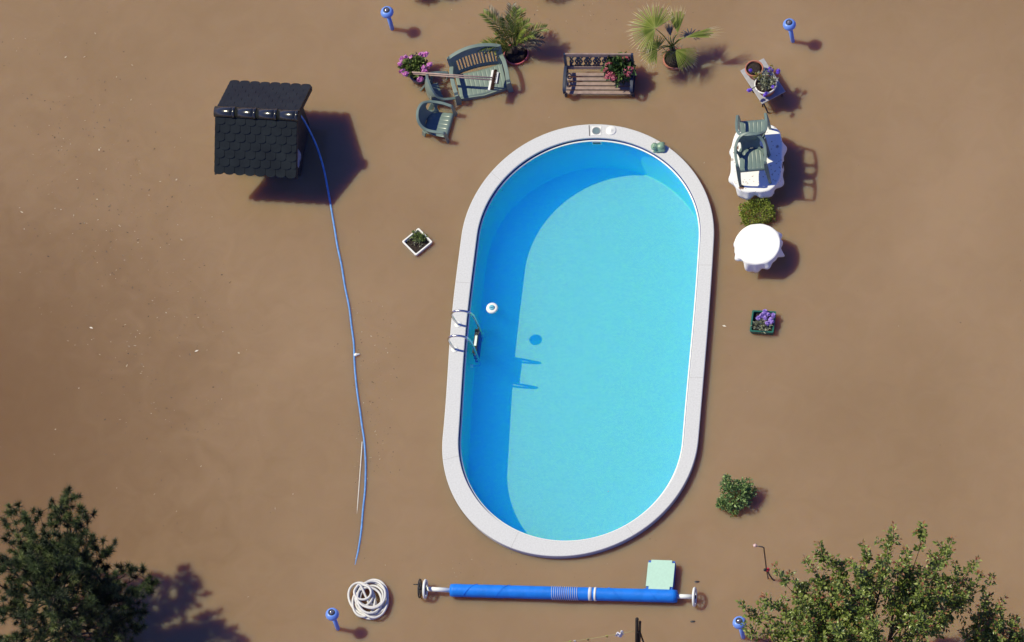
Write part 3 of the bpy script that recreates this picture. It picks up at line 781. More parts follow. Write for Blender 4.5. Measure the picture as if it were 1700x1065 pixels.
# flowering plant on the wooden bench
c = A(1032, 124, .13)
o = thing('potted_kalanchoe', 'dark leaved potted plant with red pink flower heads on the park bench', 'potted plant', (c.x, c.y, .125))
pot('pot', o, c + V((0, 0, .17)), .13, .17, m_greypot)
mb = MB(); leaves_blob(mb, A(1028, 113, .34), (.21, .20, .13), 420, .105, .08, hollow=.3, up=.6); mb.build('foliage', m_kleaf, o)
mb = MB(); fm_ = MB()
for px, py, r in ((1011, 106, .05), (1007, 116, .055), (1013, 124, .07), (1018, 129, .06), (1008, 127, .05), (1041, 98, .055), (1038, 118, .06), (1046, 115, .06), (1043, 122, .05), (1035, 97, .035)):
    q = A(px, py, .42); fm_ = MB(); floret(fm_, q, r, 44, .024); fm_.build('flower_head', m_kal, o); mb.tube([c + V((0, 0, .15)), q], .006, 5)
mb.build('stem', m_stem, o)

# small planters
def planter(name, label, c, sx, sy, h, yaw, m, rim, flow):
    o = thing(name, label, 'planter', c, (0, 0, yaw))
    mb = MB(); t = rim
    def rr(hx, hy, z, r=.02):
        out = []
        for (cx_, cy_, a0) in ((hx - r, hy - r, 0), (-hx + r, hy - r, 90), (-hx + r, -hy + r, 180), (hx - r, -hy + r, 270)):
            for k in range(5): a = radians(a0 + 22.5 * k); out.append(V((cx_ + r * cos(a), cy_ + r * sin(a), z)))
        return out
    hx, hy = sx / 2, sy / 2
    secs = [rr(hx * .86, hy * .86, -h), rr(hx * .96, hy * .96, -.03), rr(hx, hy, -.028), rr(hx, hy, -.003), rr(hx - .003, hy - .003, 0), rr(hx - t, hy - t, 0), rr(hx - t - .003, hy - t - .003, -.005), rr(hx - t - .012, hy - t - .012, -.11)]
    n_ = 20; vs = [p for s_ in secs for p in s_]
    mb.add(vs, [(i * n_ + k, i * n_ + (k + 1) % n_, (i + 1) * n_ + (k + 1) % n_, (i + 1) * n_ + k) for i in range(len(secs) - 1) for k in range(n_)])
    mb.build('box', m, o, local=True)
    mb = MB(); mb.grid(lambda u, v: V(((u - .5) * 2 * (hx - t - .006), (v - .5) * 2 * (hy - t - .006), -.055 + .012 * noise.noise(V((u * 9, v * 9, sx * 50))))), 16, 16); mb.build('soil', m_soil, o, local=True)
    return o
p = A(1266.5, 533, .10)
o = planter('square_planter', 'square dark green planter with lilac flowers right of the pool', p, .37, .37, .40, yaw_of((1248, 552), (1284, 554), .1), m_gpot, .024, None)
mb = MB(); leaves_blob(mb, A(1268, 541, .10), (.13, .10, .04), 170, .055, .018, hollow=.1); leaves_blob(mb, A(1260, 538, .09), (.10, .07, .04), 90, .05, .02, hollow=.1); mb.build('foliage', m_greyleaf, o)
mb = MB()
for px, py in ((1270, 515), (1275, 520), (1265, 522), (1270, 526), (1279, 528), (1259, 526), (1284, 521), (1274, 534), (1268, 519), (1281, 532)):
    mb = MB(); floret(mb, A(px, py + 2, .14), .033, 26, .028); mb.build('flower_head', m_lilac, o)
p = A(692.5, 400.5, .06)
o = planter('square_planter', 'white square planter turned diagonally with sparse greenery left of the pool', p, .345, .345, .38, yaw_of((668.5, 400), (690.5, 422), .06), m_white, .022, None)
mb = MB(); leaves_blob(mb, A(694, 393, .08), (.085, .075, .05), 130, .045, .022, hollow=.1); leaves_blob(mb, A(703, 394, .05), (.05, .06, .03), 50, .04, .02, hollow=.1); leaves_blob(mb, A(688, 386, .08), (.045, .04, .03), 40, .04, .02, hollow=.1); mb.build('foliage', m_gerleaf, o)
mb = MB()
for px, py in ((681, 396), (684, 394), (677, 398), (687, 404), (690, 401), (698, 405), (692, 398)): leaves_blob(mb, A(px, py, .03), (.025, .02, .015), 9, .04, .015, hollow=.1)
mb.build('dry_leaves', m_greyleaf, o)

# small metal table with two pots
def flower_table():
    z = .28
    k = [A(1229, 117, z), A(1267.7, 95.6, z), A(1303.9, 151, z), A(1265.4, 172.6, z)]
    c = sum(k, V()) / 4; ex = (k[2] - k[1] + k[3] - k[0]) / 2; ey = (k[1] - k[0] + k[2] - k[3]) / 2
    yaw = atan2(ex.y, ex.x); lx, ly = ex.length, ey.length
    o = thing('folding_table', 'small grey metal folding table carrying two flower pots, upper right', 'table', (c.x, c.y, WD), (0, 0, yaw))
    mb = MB(); mb.box((0, 0, z - WD - .008), (lx, ly, .02)); mb.build('tabletop', m_zinc, o, local=True, bevel=.006)
    for s_ in (-1, 1):
        mb = MB(); mb.tube([(lx * .42 * s_, s_ * .0 + ly * .42, z - WD - .03), (-lx * .05 * s_ + lx * .3, ly * .40, .0)], .011, 7); mb.build('leg', m_darksteel, o, local=True)
        mb = MB(); mb.tube([(lx * .42 * s_, -ly * .42, z - WD - .03), (-lx * .05 * s_ + lx * .3, -ly * .40, .0)], .011, 7); mb.build('leg', m_darksteel, o, local=True)
    mb = MB(); mb.tube([(lx * .46, -ly * .42, z - WD - .03), (lx * .56, -ly * .38, .34), (lx * .58, -ly * .3, .31)], .012, 7); mb.tube([(lx * .44, -ly * .42, z - WD - .035), (lx * .44, ly * .42, z - WD - .035)], .012, 7); mb.build('brace', m_darksteel, o, local=True)
    z0 = z + .003
    c = A(1252, 112.5, z0 + .2)
    o = thing('clay_pot', 'empty terracotta flower pot on the small metal table', 'flower pot', (c.x, c.y, z0))
    pot('pot', o, c, .142, .2, m_pinkpot if False else m_terra, rimw=.014)
    c = A(1271, 138.5, z0 + .2)
    o = thing('flower_bowl', 'white rimmed pot of trailing violet flowers on the small metal table', 'potted plant', (c.x, c.y, z0))
    pp = pot('pot', o, c, .17, .2, m_terra, rimw=.014)
    mb = MB(); mb.lathe([(.174, -.03), (.176, -.004), (.17, .004), (.160, .004), (.157, -.03)], c, 32, cap=False); mb.build('rim', m_white, pp)
    mb = MB(); leaves_blob(mb, A(1275, 136, z0 + .22), (.13, .12, .03), 340, .045, .018, hollow=.1); leaves_blob(mb, A(1268, 124, z0 + .25), (.14, .08, .05), 120, .05, .02, hollow=.1); mb.build('foliage', m_greyleaf, o)
    mb = MB(); leaves_blob(mb, A(1258, 126, z0 + .28), (.06, .05, .03), 80, .035, .018, hollow=.1); mb.build('bud_cluster', m_yellow, o); mb = MB(); leaves_blob(mb, A(1281, 113, z0 + .3), (.03, .06, .03), 28, .03, .016, hollow=.1); mb.build('bud_cluster', m_yellow, o)
    fm_ = MB(); st = MB()
    for px, py in ((1246, 116.5), (1246, 149), (1243, 150), (1272, 155), (1270, 158), (1283, 144), (1279, 113), (1281, 116), (1291, 120), (1292, 117), (1277, 118)):
        q = A(px, py, z0 + .26); fm_ = MB(); floret(fm_, q, .024, 16, .026); fm_.build('flower_head', m_violet, o); st.tube([c, (c + q) / 2 + V((0, 0, .05)), q], .0045, 5)
    st.build('stem', mat('dark_stem', (.06, .06, .04)), o)
flower_table()

# ------------------------------------------------------------------ tables with cloths
def spotted_cloth():
    m = mat('spotted_white_cloth', (.80, .80, .80), rough=.85, var=0, spec=.1)
    t = m.node_tree; N = t.nodes; Lk = t.links; b = N['Principled BSDF']
    tc = N.new('ShaderNodeTexCoord'); vo = N.new('ShaderNodeTexVoronoi'); vo.inputs['Scale'].default_value = 5.2; vo.inputs['Randomness'].default_value = .85
    ms = N.new('ShaderNodeMapRange'); ms.inputs[1].default_value = .16; ms.inputs[2].default_value = .26
    v2 = N.new('ShaderNodeTexVoronoi'); v2.inputs['Scale'].default_value = 17; m2 = N.new('ShaderNodeMapRange'); m2.inputs[1].default_value = .14; m2.inputs[2].default_value = .22
    nz = N.new('ShaderNodeTexNoise'); nz.inputs['Scale'].default_value = 30
    x1 = N.new('ShaderNodeMix'); x1.data_type = 'RGBA'; x1.inputs[6].default_value = (.16, .09, .06, 1); x1.inputs[7].default_value = (.82, .81, .80, 1)
    x2 = N.new('ShaderNodeMix'); x2.data_type = 'RGBA'; x2.inputs[6].default_value = (.42, .36, .33, 1)
    mx = N.new('ShaderNodeVectorMath'); mx.operation = 'MULTIPLY_ADD'; mx.inputs[1].default_value = (.06, .06, .0)
    Lk.new(nz.outputs['Color'], mx.inputs[0]); Lk.new(tc.outputs['Object'], mx.inputs[2])
    Lk.new(mx.outputs[0], vo.inputs['Vector']); Lk.new(mx.outputs[0], v2.inputs['Vector'])
    Lk.new(vo.outputs['Distance'], ms.inputs[0]); Lk.new(ms.outputs[0], x1.inputs[0])
    Lk.new(v2.outputs['Distance'], m2.inputs[0]); Lk.new(m2.outputs[0], x2.inputs[0]); Lk.new(x1.outputs[2], x2.inputs[7])
    Lk.new(x2.outputs[2], b.inputs['Base Color'])
    return m
def cloth(name, label, o_loc, yaw, ax, ay, pw, drop, m, seed, folds, corner):
    o = MB(); n_ = 160; secs = []
    def pt(a, s_):
        ca, sa = cos(a), sin(a)
        k = (abs(ca) ** pw + abs(sa) ** pw) ** (-1 / pw)
        return V((ax * k * ca * s_, ay * k * sa * s_, 0))
    rad = [.3, .6, .85, .96, .99, 1.0]
    rows = [(r, 0, 0) for r in rad] + [(1.0, t, t) for t in (.06, .15, .3, .5, .75, 1)]
    vs = []
    for r, t, _ in rows:
        for k in range(n_):
            a = 2 * pi * k / n_
            p = pt(a, r)
            dl = drop * (.62 + .38 * noise.noise(V((cos(a) * 1.6, sin(a) * 1.6, seed))) + corner * abs(cos(2 * a + .9)) ** 4)
            if t > 0:
                out = V((cos(a), sin(a), 0)); f_ = sin(a * folds + 2.2 * noise.noise(V((cos(a), sin(a), seed + 3)))) * .5 + .35 * sin(a * (folds * 1.7) + seed)
                p = p + out * (.008 + .05 * t * (.45 + f_) ) ; p.z = -dl * t
            else: p.z = (0 if r < .5 else .003) * noise.noise(V((p.x * 6, p.y * 6, seed))) * (1 if r > .01 else 1) - (.004 if r == 1 else 0)
            vs.append(p)
    o.add(vs, [(i * n_ + k, i * n_ + (k + 1) % n_, (i + 1) * n_ + (k + 1) % n_, (i + 1) * n_ + k) for i in range(len(rows) - 1) for k in range(n_)], True)
    o.f.append(tuple(range(n_))[::-1]); o.sm.append(True); o.mi.append(0)
    ob = o.build(name, m); ob.location = o_loc; ob.rotation_euler = (0, 0, yaw)
    md = ob.modifiers.new('thickness', 'SOLIDIFY'); md.thickness = .003
    return tag(ob, label, 'tablecloth')
# long table
zt = .40
c = A(1256, 261.5, zt); yl = yaw_of((1215, 261), (1297, 259), zt)
t = thing('garden_table', 'long oval garden table under the spotted white cloth', 'table', (c.x, c.y, WD), (0, 0, yl))
mb = MB(); mb.lathe([(0, 0), (.36, 0), (.36, .025), (0, .025)], (0, 0, zt - WD - .032), 32); mb.v = [V((p.x, p.y * 1.5, p.z)) for p in mb.v]; mb.build('tabletop', m_white, t, local=True)
for sx in (-1, 1):
    for sy in (-1, 1): mb = MB(); mb.box((sx * .22, sy * .40, (zt - WD) / 2 - .02), (.05, .05, zt - WD - .04)); mb.build('leg', m_white, t, local=True)
cloth('tablecloth', 'spotted white cloth draped over the long table with two chairs on it', c, yl, .385, .585, 3.2, .17, spotted_cloth(), 2.7, 9, .35)
c = A(1257.5, 404.5, zt)
t = thing('round_table', 'small round garden table under the plain white cloth', 'table', (c.x, c.y, WD))
mb = MB(); mb.lathe([(0, 0), (.33, 0), (.33, .02), (0, .02)], (0, 0, zt - WD - .026), 32); mb.build('tabletop', m_white, t, local=True)
for k in range(3):
    a = k * 2.1 + .4; mb = MB(); mb.tube([(.2 * cos(a), .2 * sin(a), zt - WD - .03), (.05 * cos(a), .05 * sin(a), .4), (.26 * cos(a), .26 * sin(a), 0)], .014, 8); mb.build('leg', m_white, t, local=True)
cloth('tablecloth', 'plain bright white cloth draped over the small round table', c, 0, .343, .343, 2, .15, m_cloth, 5.1, 8, 1.1)

# ------------------------------------------------------------------ cover roller
def roller():
    zc = .11
    a, b = A(748, 979.5, zc), A(1124, 989.5, zc); d = (b - a).normalized(); s_ = V((-d.y, d.x, 0))
    o = thing('cover_roller', 'long blue pool cover rolled on a steel tube with wheels at both ends', 'cover roller', ((a + b) / 2).xy.to_3d())
    N_ = 60; pts = [a.lerp(b, i / N_) for i in range(N_ + 1)]
    rs = [.098 + .005 * noise.noise(V((i * .35, 3, 0))) + (.0 if 0 < i < N_ else -.006) for i in range(N_ + 1)]
    mb = MB(); mb.tube(pts, rs, 28); cv = mb.build('rolled_cover', m_cover, o)
    # free edges of the wound sheet showing as slanting laps
    for t0, sg in ((.055, 1), (.2, 1), (.76, -1), (.92, -1)):
        mb = MB(); pl = []
        for k in range(13):
            an = radians(15 + 12.5 * k); q = a.lerp(b, t0 + sg * .0055 * (12 - k) )
            pl.append(q + (s_ * -cos(pi - an) * -1 + V((0, 0, 1)) * sin(an)) * .1025 if False else q + (-s_ * cos(pi - an) * 1 + V((0, 0, 1)) * sin(an)) * .1025)
        mb.tube(pl, .0035, 5); mb.build('cover_lap', m_cover, cv)
    def band(t, w, m, nm, r=.104):
        q = a.lerp(b, t); mb = MB(); mb.tube([q - d * w / 2, q + d * w / 2], r, 28); return mb.build(nm, m, o)
    mb = MB()
    pl = []
    for i in range(13 * 16):
        t = i / (13 * 16); an = 2 * pi * i / 16; q = a.lerp(b, .449 + .12 * t); pl.append(q + (s_ * cos(an) + V((0, 0, 1)) * sin(an)) * .1045)
    mb.tube(pl, .0045, 5); mb.build('cord', m_rope, o)
    band(.620, .05, m_rope, 'strap'); band(.642, .032, m_bead, 'strap', .106)
    a2, b2 = A(704, 976.5, zc + .02), A(1154, 990.5, zc + .01)
    mb = MB(); mb.tube([A(709, 977.2, zc + .015), a - d * .01], .035, 16); mb.build('axle_tube', m_bead, o); mb = MB(); mb.tube([b - d * .02, A(1150, 990.3, zc + .005)], .035, 16); mb.build('axle_tube', m_bead, o)
    R = Matrix((s_, V((0, 0, 1)), d)).transposed()
    def wheel(c, r, tr, m, name, spokes=6):
        mb = MB(); ring = [c + R @ V((r * cos(q * pi / 18), r * sin(q * pi / 18), 0)) for q in range(36)]; mb.tube(ring, tr, 10, closed=True)
        w_ = mb.build(name, m, o)
        mb = MB(); mb.tube([c - d * .025, c + d * .025], .028, 12)
        for k in range(spokes): mb.tube([c, c + R @ V((r * cos(2 * pi * k / spokes), r * sin(2 * pi * k / spokes), 0))], .008, 6)
        mb.build('spokes', m_darksteel, w_)
        return w_
    wheel(A(706, 977.5, zc + .025), .13, .021, m_bead, 'wheel')
    hw = wheel(A(697, 976.5, zc + .025), .14, .011, m_darksteel, 'hand_wheel')
    q = A(694, 970, zc + .09); mb = MB(); mb.tube([q + d * .02, q - d * .07], .009, 7); mb.build('crank_knob', m_darksteel, hw)
    wheel(A(1153, 990.5, zc + .01), .13, .021, m_bead, 'wheel')
    for x in ((706, 986), (1152, 999)):
        q = A(*x, 0); mb = MB(); mb.tube([q + V((0, 0, -.3)), V((q.x, q.y, zc))], .014, 8); mb.build('stand_leg', m_bead, o)
    for x in ((1157, 965.5), (1150, 1031.5)):
        q = A(*x, 0); mb = MB(); mb.ell(q + V((0, 0, -.012)), (.058, .024, .017), 14, Matrix.Rotation(PA * .8, 3, 'Z')); mb.build('foot', m_darksteel, o)
roller()
# foam block
def foam():
    z = .15
    k = [A(1072.5, 977, z), A(1117.5, 978.5, z), A(1120, 930, z), A(1075.5, 928.5, z)]
    c = sum(k, V()) / 4; ex = (k[1] - k[0] + k[2] - k[3]) / 2; ey = (k[3] - k[0] + k[2] - k[1]) / 2
    lx, ly = ex.length / 2, ey.length / 2; yaw = atan2(ex.y, ex.x); n_ = .045
    o = thing('filter_box', 'square mint topped box with blue sides and notched corners beside the roller', 'box', (c.x, c.y, 0), (0, 0, yaw))
    pts = [(-lx + n_, -ly), (lx - n_, -ly), (lx - n_, -ly + n_), (lx, -ly + n_), (lx, ly - n_), (lx - n_, ly - n_), (lx - n_, ly), (-lx + n_, ly), (-lx + n_, ly - n_), (-lx, ly - n_), (-lx, -ly + n_), (-lx + n_, -ly + n_)]
    m_ = len(pts); mb = MB()
    mb.add([V((x, y, z)) for x, y in pts] + [V((x, y, z - .012)) for x, y in pts], [tuple(range(m_))] + [(q, q + m_, (q + 1) % m_ + m_, (q + 1) % m_) for q in range(m_)]); mb.build('lid', m_foamtop, o, local=True, bevel=.003)
    mb = MB(); mb.add([V((x * .985, y * .985, z - .012)) for x, y in pts] + [V((x, y, -.1)) for x, y in pts], [tuple(range(m_))] + [(q, q + m_, (q + 1) % m_ + m_, (q + 1) % m_) for q in range(m_)])
    mb.box((0, 0, z / 2 - .07), (2 * lx - .01, 2 * ly - .01, z + .10)); mb.build('body', m_foamside, o, local=True)
foam()

# ------------------------------------------------------------------ garden tap pole
g0, tp = A(1274.5, 961, 0), A(1268, 909, 1.0)
g0.z = WD
o = thing('garden_shower', 'thin standing garden shower pipe with red tap near the leafy tree', 'garden shower', g0)
tilt = (tp - V((g0.x, g0.y, 0)))
hd = A(1253.5, 905.3, 1.04)
mb = MB(); mb.tube([g0, V((g0.x, g0.y, 0)) + tilt * .3, tp, tp.lerp(hd, .12) + V((0, 0, .02)), hd], .0105, 8); mb.build('pipe', mat('old_pipe', (.12, .09, .085), rough=.4, metal=.5), o)
mb = MB(); mb.ell(hd, (.03, .03, .022), 12); mb.build('shower_head', mat('pinkish_head', (.62, .42, .42), rough=.3), o)
c = A(1274, 945.5, .28)
mb = MB(); mb.ell(c, (.04, .035, .03), 12); mb.build('tap', m_red, o); mb = MB(); mb.ell(c + V((-.035, 0, .02)), (.025, .025, .03), 10); mb.build('valve', m_darksteel, o)
mb = MB(); mb.tube(spline([c, A(1277, 953, .16), A(1281, 959, .05), A(1285, 963, .0), A(1291, 965, -.03)], 5), .012, 7); mb.build('tap_hose', mat('dark_hose', (.06, .05, .05), rough=.5), o)

# ------------------------------------------------------------------ post and washing line
tp = A(1057.5, 1027, 1.4); bt = A(1052, 1098, 0) ; bt.z = WD
o = thing('washing_line_post', 'dark leaning wooden post with a brace at the bottom edge', 'post', bt)
mb = MB(); mb.tube([bt, tp], .026, 8); mb.build('upright', m_post, o)
mb = MB(); mb.tube([bt + V((.034, 0, 0)), tp + V((.032, -.01, -.10))], .018, 8); mb.build('batten', m_post, o)
q1, q2 = A(1062, 1048, 1.02), A(1084, 1110, .1); mb = MB(); mb.tube(spline([q1 - V((.03, 0, .02)), q1, q1.lerp(q2, .2) , q2], 4), .013, 7); mb.build('brace', m_post, o)
l0, l1 = A(860, 1074, .95), A(1053, 1047.5, 1.05)
lp = [l0.lerp(l1, t / 20) - V((0, 0, .05 * sin(pi * t / 20))) for t in range(21)]
mb = MB(); mb.tube(lp, .0035, 5); tag(mb.build('washing_line', mat('line', (.36, .33, .14), rough=.6)), 'thin yellowish washing line tied to the dark post', 'washing line')
def on_line(px):
    best = min(range(0, 2001), key=lambda k: abs(px - (860 + (1053 - 860) * k / 2000)))
    t = best / 2000; return l0.lerp(l1, t) - V((0, 0, .05 * sin(pi * t)))
for px, colr, lb in ((1007, (.5, .5, .10), 'yellow clothes peg on the line nearest the white tuft'), (975.5, (.30, .27, .12), 'dull brown clothes peg midway along the line'), (953.5, (.72, .72, .75), 'white clothes peg at the left of the line'), (946, (.36, .52, .07), 'lime green clothes peg at the left end of the line')):
    p = on_line(px); o = thing('clothes_peg', lb, 'clothes peg', p, group='pegs on the washing line')
    m = mat('peg_plastic', colr, rough=.5)
    for s_ in (-1, 1):
        mb = MB(); mb.box(p + V((.006 * s_, 0, -.018)), (.009, .012, .075), Matrix.Rotation(.09 * s_, 3, 'Y')); mb.build('jaw', m, o)
p = on_line(1028); mb = MB()
mb.grid(lambda u, v: p + V(((u - .5) * .10 + .02 * sin(v * 9), .035 * noise.noise(V((u * 4, v * 4, 2))) + .02 * sin(u * 9), .035 - .14 * v * (1 - .35 * abs(u - .4)))), 10, 10)
tag(mb.build('white_rag', mat('rag', (.72, .70, .76), rough=.8), solid=.004), 'small crumpled white rag hanging on the washing line', 'rag')

# ------------------------------------------------------------------ palms
def date_palm():
    c = A(857, 88, .05)
    o = thing('potted_date_palm', 'potted feather leaved palm in a red rimmed pot behind the plastic bench', 'potted palm', (c.x, c.y, WD))
    pot('pot', o, c, .195, .36, m_pinkpot, rimw=.012)
    hub = c + V((-.01, .04, .12))
    mb = MB(); mb.lathe([(.05, -.15), (.045, .0), (.02, .05), (0, .06)], hub, 10); mb.build('trunk', m_bark, o)
    fr_ = [((803, 22), .62, 1), ((812, 16), .55, 1), ((850, 9), .7, 1), ((858, 16), .75, 1), ((866, 16), .62, 1), ((797, 79), .42, 1), ((806, 84), .3, 1), ((905, 47), .45, 1), ((899, 66), .35, 1), ((878, 38), .7, 1), ((872, 42), .6, 1), ((838, 30), .8, 1), ((826, 60), .6, 1), ((885, 58), .6, 1), ((893, 78), .15, 1), ((826, 92), .12, 1)]
    for (px, py), z, _ in fr_:
        tip = A(px, py, z); d = tip - hub; L = d.length
        top = hub + d * .55 + V((0, 0, .16 + .08 * L))
        rach = [hub + (top - hub) * 2 * t * (1 - t) + d * t * t + V((0, 0, 0)) for t in [k / 22 for k in range(23)]]
        mb = MB(); mb.tube(rach, [.008 * (1 - .75 * k / 22) for k in range(23)], 5)
        for k in [q_ * .7 for q_ in range(5, 32)]:
            t = k / 22; k = int(k); p = rach[k].lerp(rach[min(k + 1, 22)], t * 22 - k); T = (rach[min(k + 1, 22)] - rach[k - 1]).normalized()
            sdv = T.cross(V((0, 0, 1))).normalized(); up = sdv.cross(T)
            l = .205 * (1 - .65 * abs(t - .5) * 1.2) * (1.1 - .3 * t)
            for s_ in (-1, 1):
                dd = (sdv * s_ * .75 + T * .75 + up * .30 + rdir() * .12)
                mb.leaf(p, dd, up, l, .0175, .12, .12)
        mb.build('frond', m_palm if random.random() < .85 else m_deadfrond, o)
date_palm()
def fan_palm():
    c = A(1121, 96, .06)
    o = thing('potted_fan_palm', 'potted fan palm with big pleated leaves in a terracotta pot', 'potted palm', (c.x, c.y, WD))
    pot('pot', o, c, .195, .36, m_terra, rimw=.022)
    hub = c + V((.0, .08, .22))
    mb = MB(); mb.tube([c + V((0, 0, -.05)), c + V((.0, .05, .1)), hub], [.055, .05, .035], 10); mb.build('trunk', m_bark, o)
    #     hub px          z    tip px    z    spread n  width  tips
    fans = [((1088, 47), .95, (1044, 20), .99, 112, 38, 1.0, .22), ((1091, 81), .62, (1056, 70), .66, 105, 26, 1.0, .16), ((1125, 55), .75, (1122, 2), .98, 22, 16, 1.5, .25), ((1137, 62), .70, (1201, 45), .74, 13, 14, 1.9, .3),
            ((1121, 82), .50, (1156, 107), .40, 44, 20, 1.0, .15), ((1089, 86), .55, (1074, 113), .42, 30, 12, 1.0, .3), ((1113, 60), .72, (1108, 20), .85, 22, 10, 1.0, .4), ((1112, 84), .35, (1112, 104), .22, 80, 16, .8, .1), ((1146, 58), .6, (1152, 44), .5, 130, 14, .8, .1)]
    for i, (hp_, hz, tp_, tz, spr, n_, wf, yt) in enumerate(fans):
        h = A(hp_[0], hp_[1], hz); t_ = A(tp_[0], tp_[1], tz); d = t_ - h; L = d.length
        mb = MB(); mid = (hub + h) / 2 + V((0, 0, .07)); mb.tube(spline([hub, mid, h], 5), [.011 - .0005 * k for k in range(11)], 6); mb.build('leaf_stalk', m_stem, o)
        nrm = V((0, 0, 1)); nrm = (nrm - d.normalized() * nrm.dot(d.normalized())).normalized()
        if i == 0: nrm = (nrm + V((-.1, -.25, 0))).normalized()
        side = d.normalized().cross(nrm).normalized(); nrm = side.cross(d.normalized())
        gm = MB(); step = 2 * radians(spr) / (n_ - 1)
        for k in range(n_):
            a = -radians(spr) + step * k
            sh = 1 - .22 * (a / radians(spr)) ** 2 if spr > 60 else 1 - .12 * (a / radians(spr)) ** 2
            l = L * sh * random.uniform(.93, 1.04)
            u = d.normalized() * cos(a) + side * sin(a); w_ = side * cos(a) - d.normalized() * sin(a)
            dr = (V((0, 0, -1)) + rdir() * .3) * L * (.10 + .12 * (k % 2 == 0) * .4 + .1 * random.random() * .6)
            hw = max(L * .34 * step * .55 * wf, .0042)
            zig = nrm * hw * (.55)
            p0 = h + u * L * .03; p1 = h + u * l * .34; p2 = h + u * l * (1 - yt) + dr * .45; p3 = h + u * l + dr
            e = .25
            gm.add([p0 + w_ * hw * .1, p0 - w_ * hw * .1, p1 + w_ * hw - zig, p1 + zig, p1 - w_ * hw - zig, p2 + w_ * hw * .6, p2 - w_ * hw * .6], [(0, 2, 3, 1), (1, 3, 4), (2, 5, 3), (3, 5, 6), (3, 6, 4)])
            gm.cur = 1; gm.add([p2 + w_ * hw * .5, p2 - w_ * hw * .5, p3], [(0, 2, 1)]); gm.cur = 0
        gm.build('fan_leaf', [m_fan if i not in (6, 8) else m_deadfrond, m_fanold], o)
    mb = MB()
    for k in range(46):
        q = hub + V((rnd(.12), rnd(.12), rnd(.08))); mb.leaf(q, rdir(-.1), rdir(), random.uniform(.1, .26), .014, .1, .3)
    mb.build('dead_leaves', m_deadfrond, o)
fan_palm()

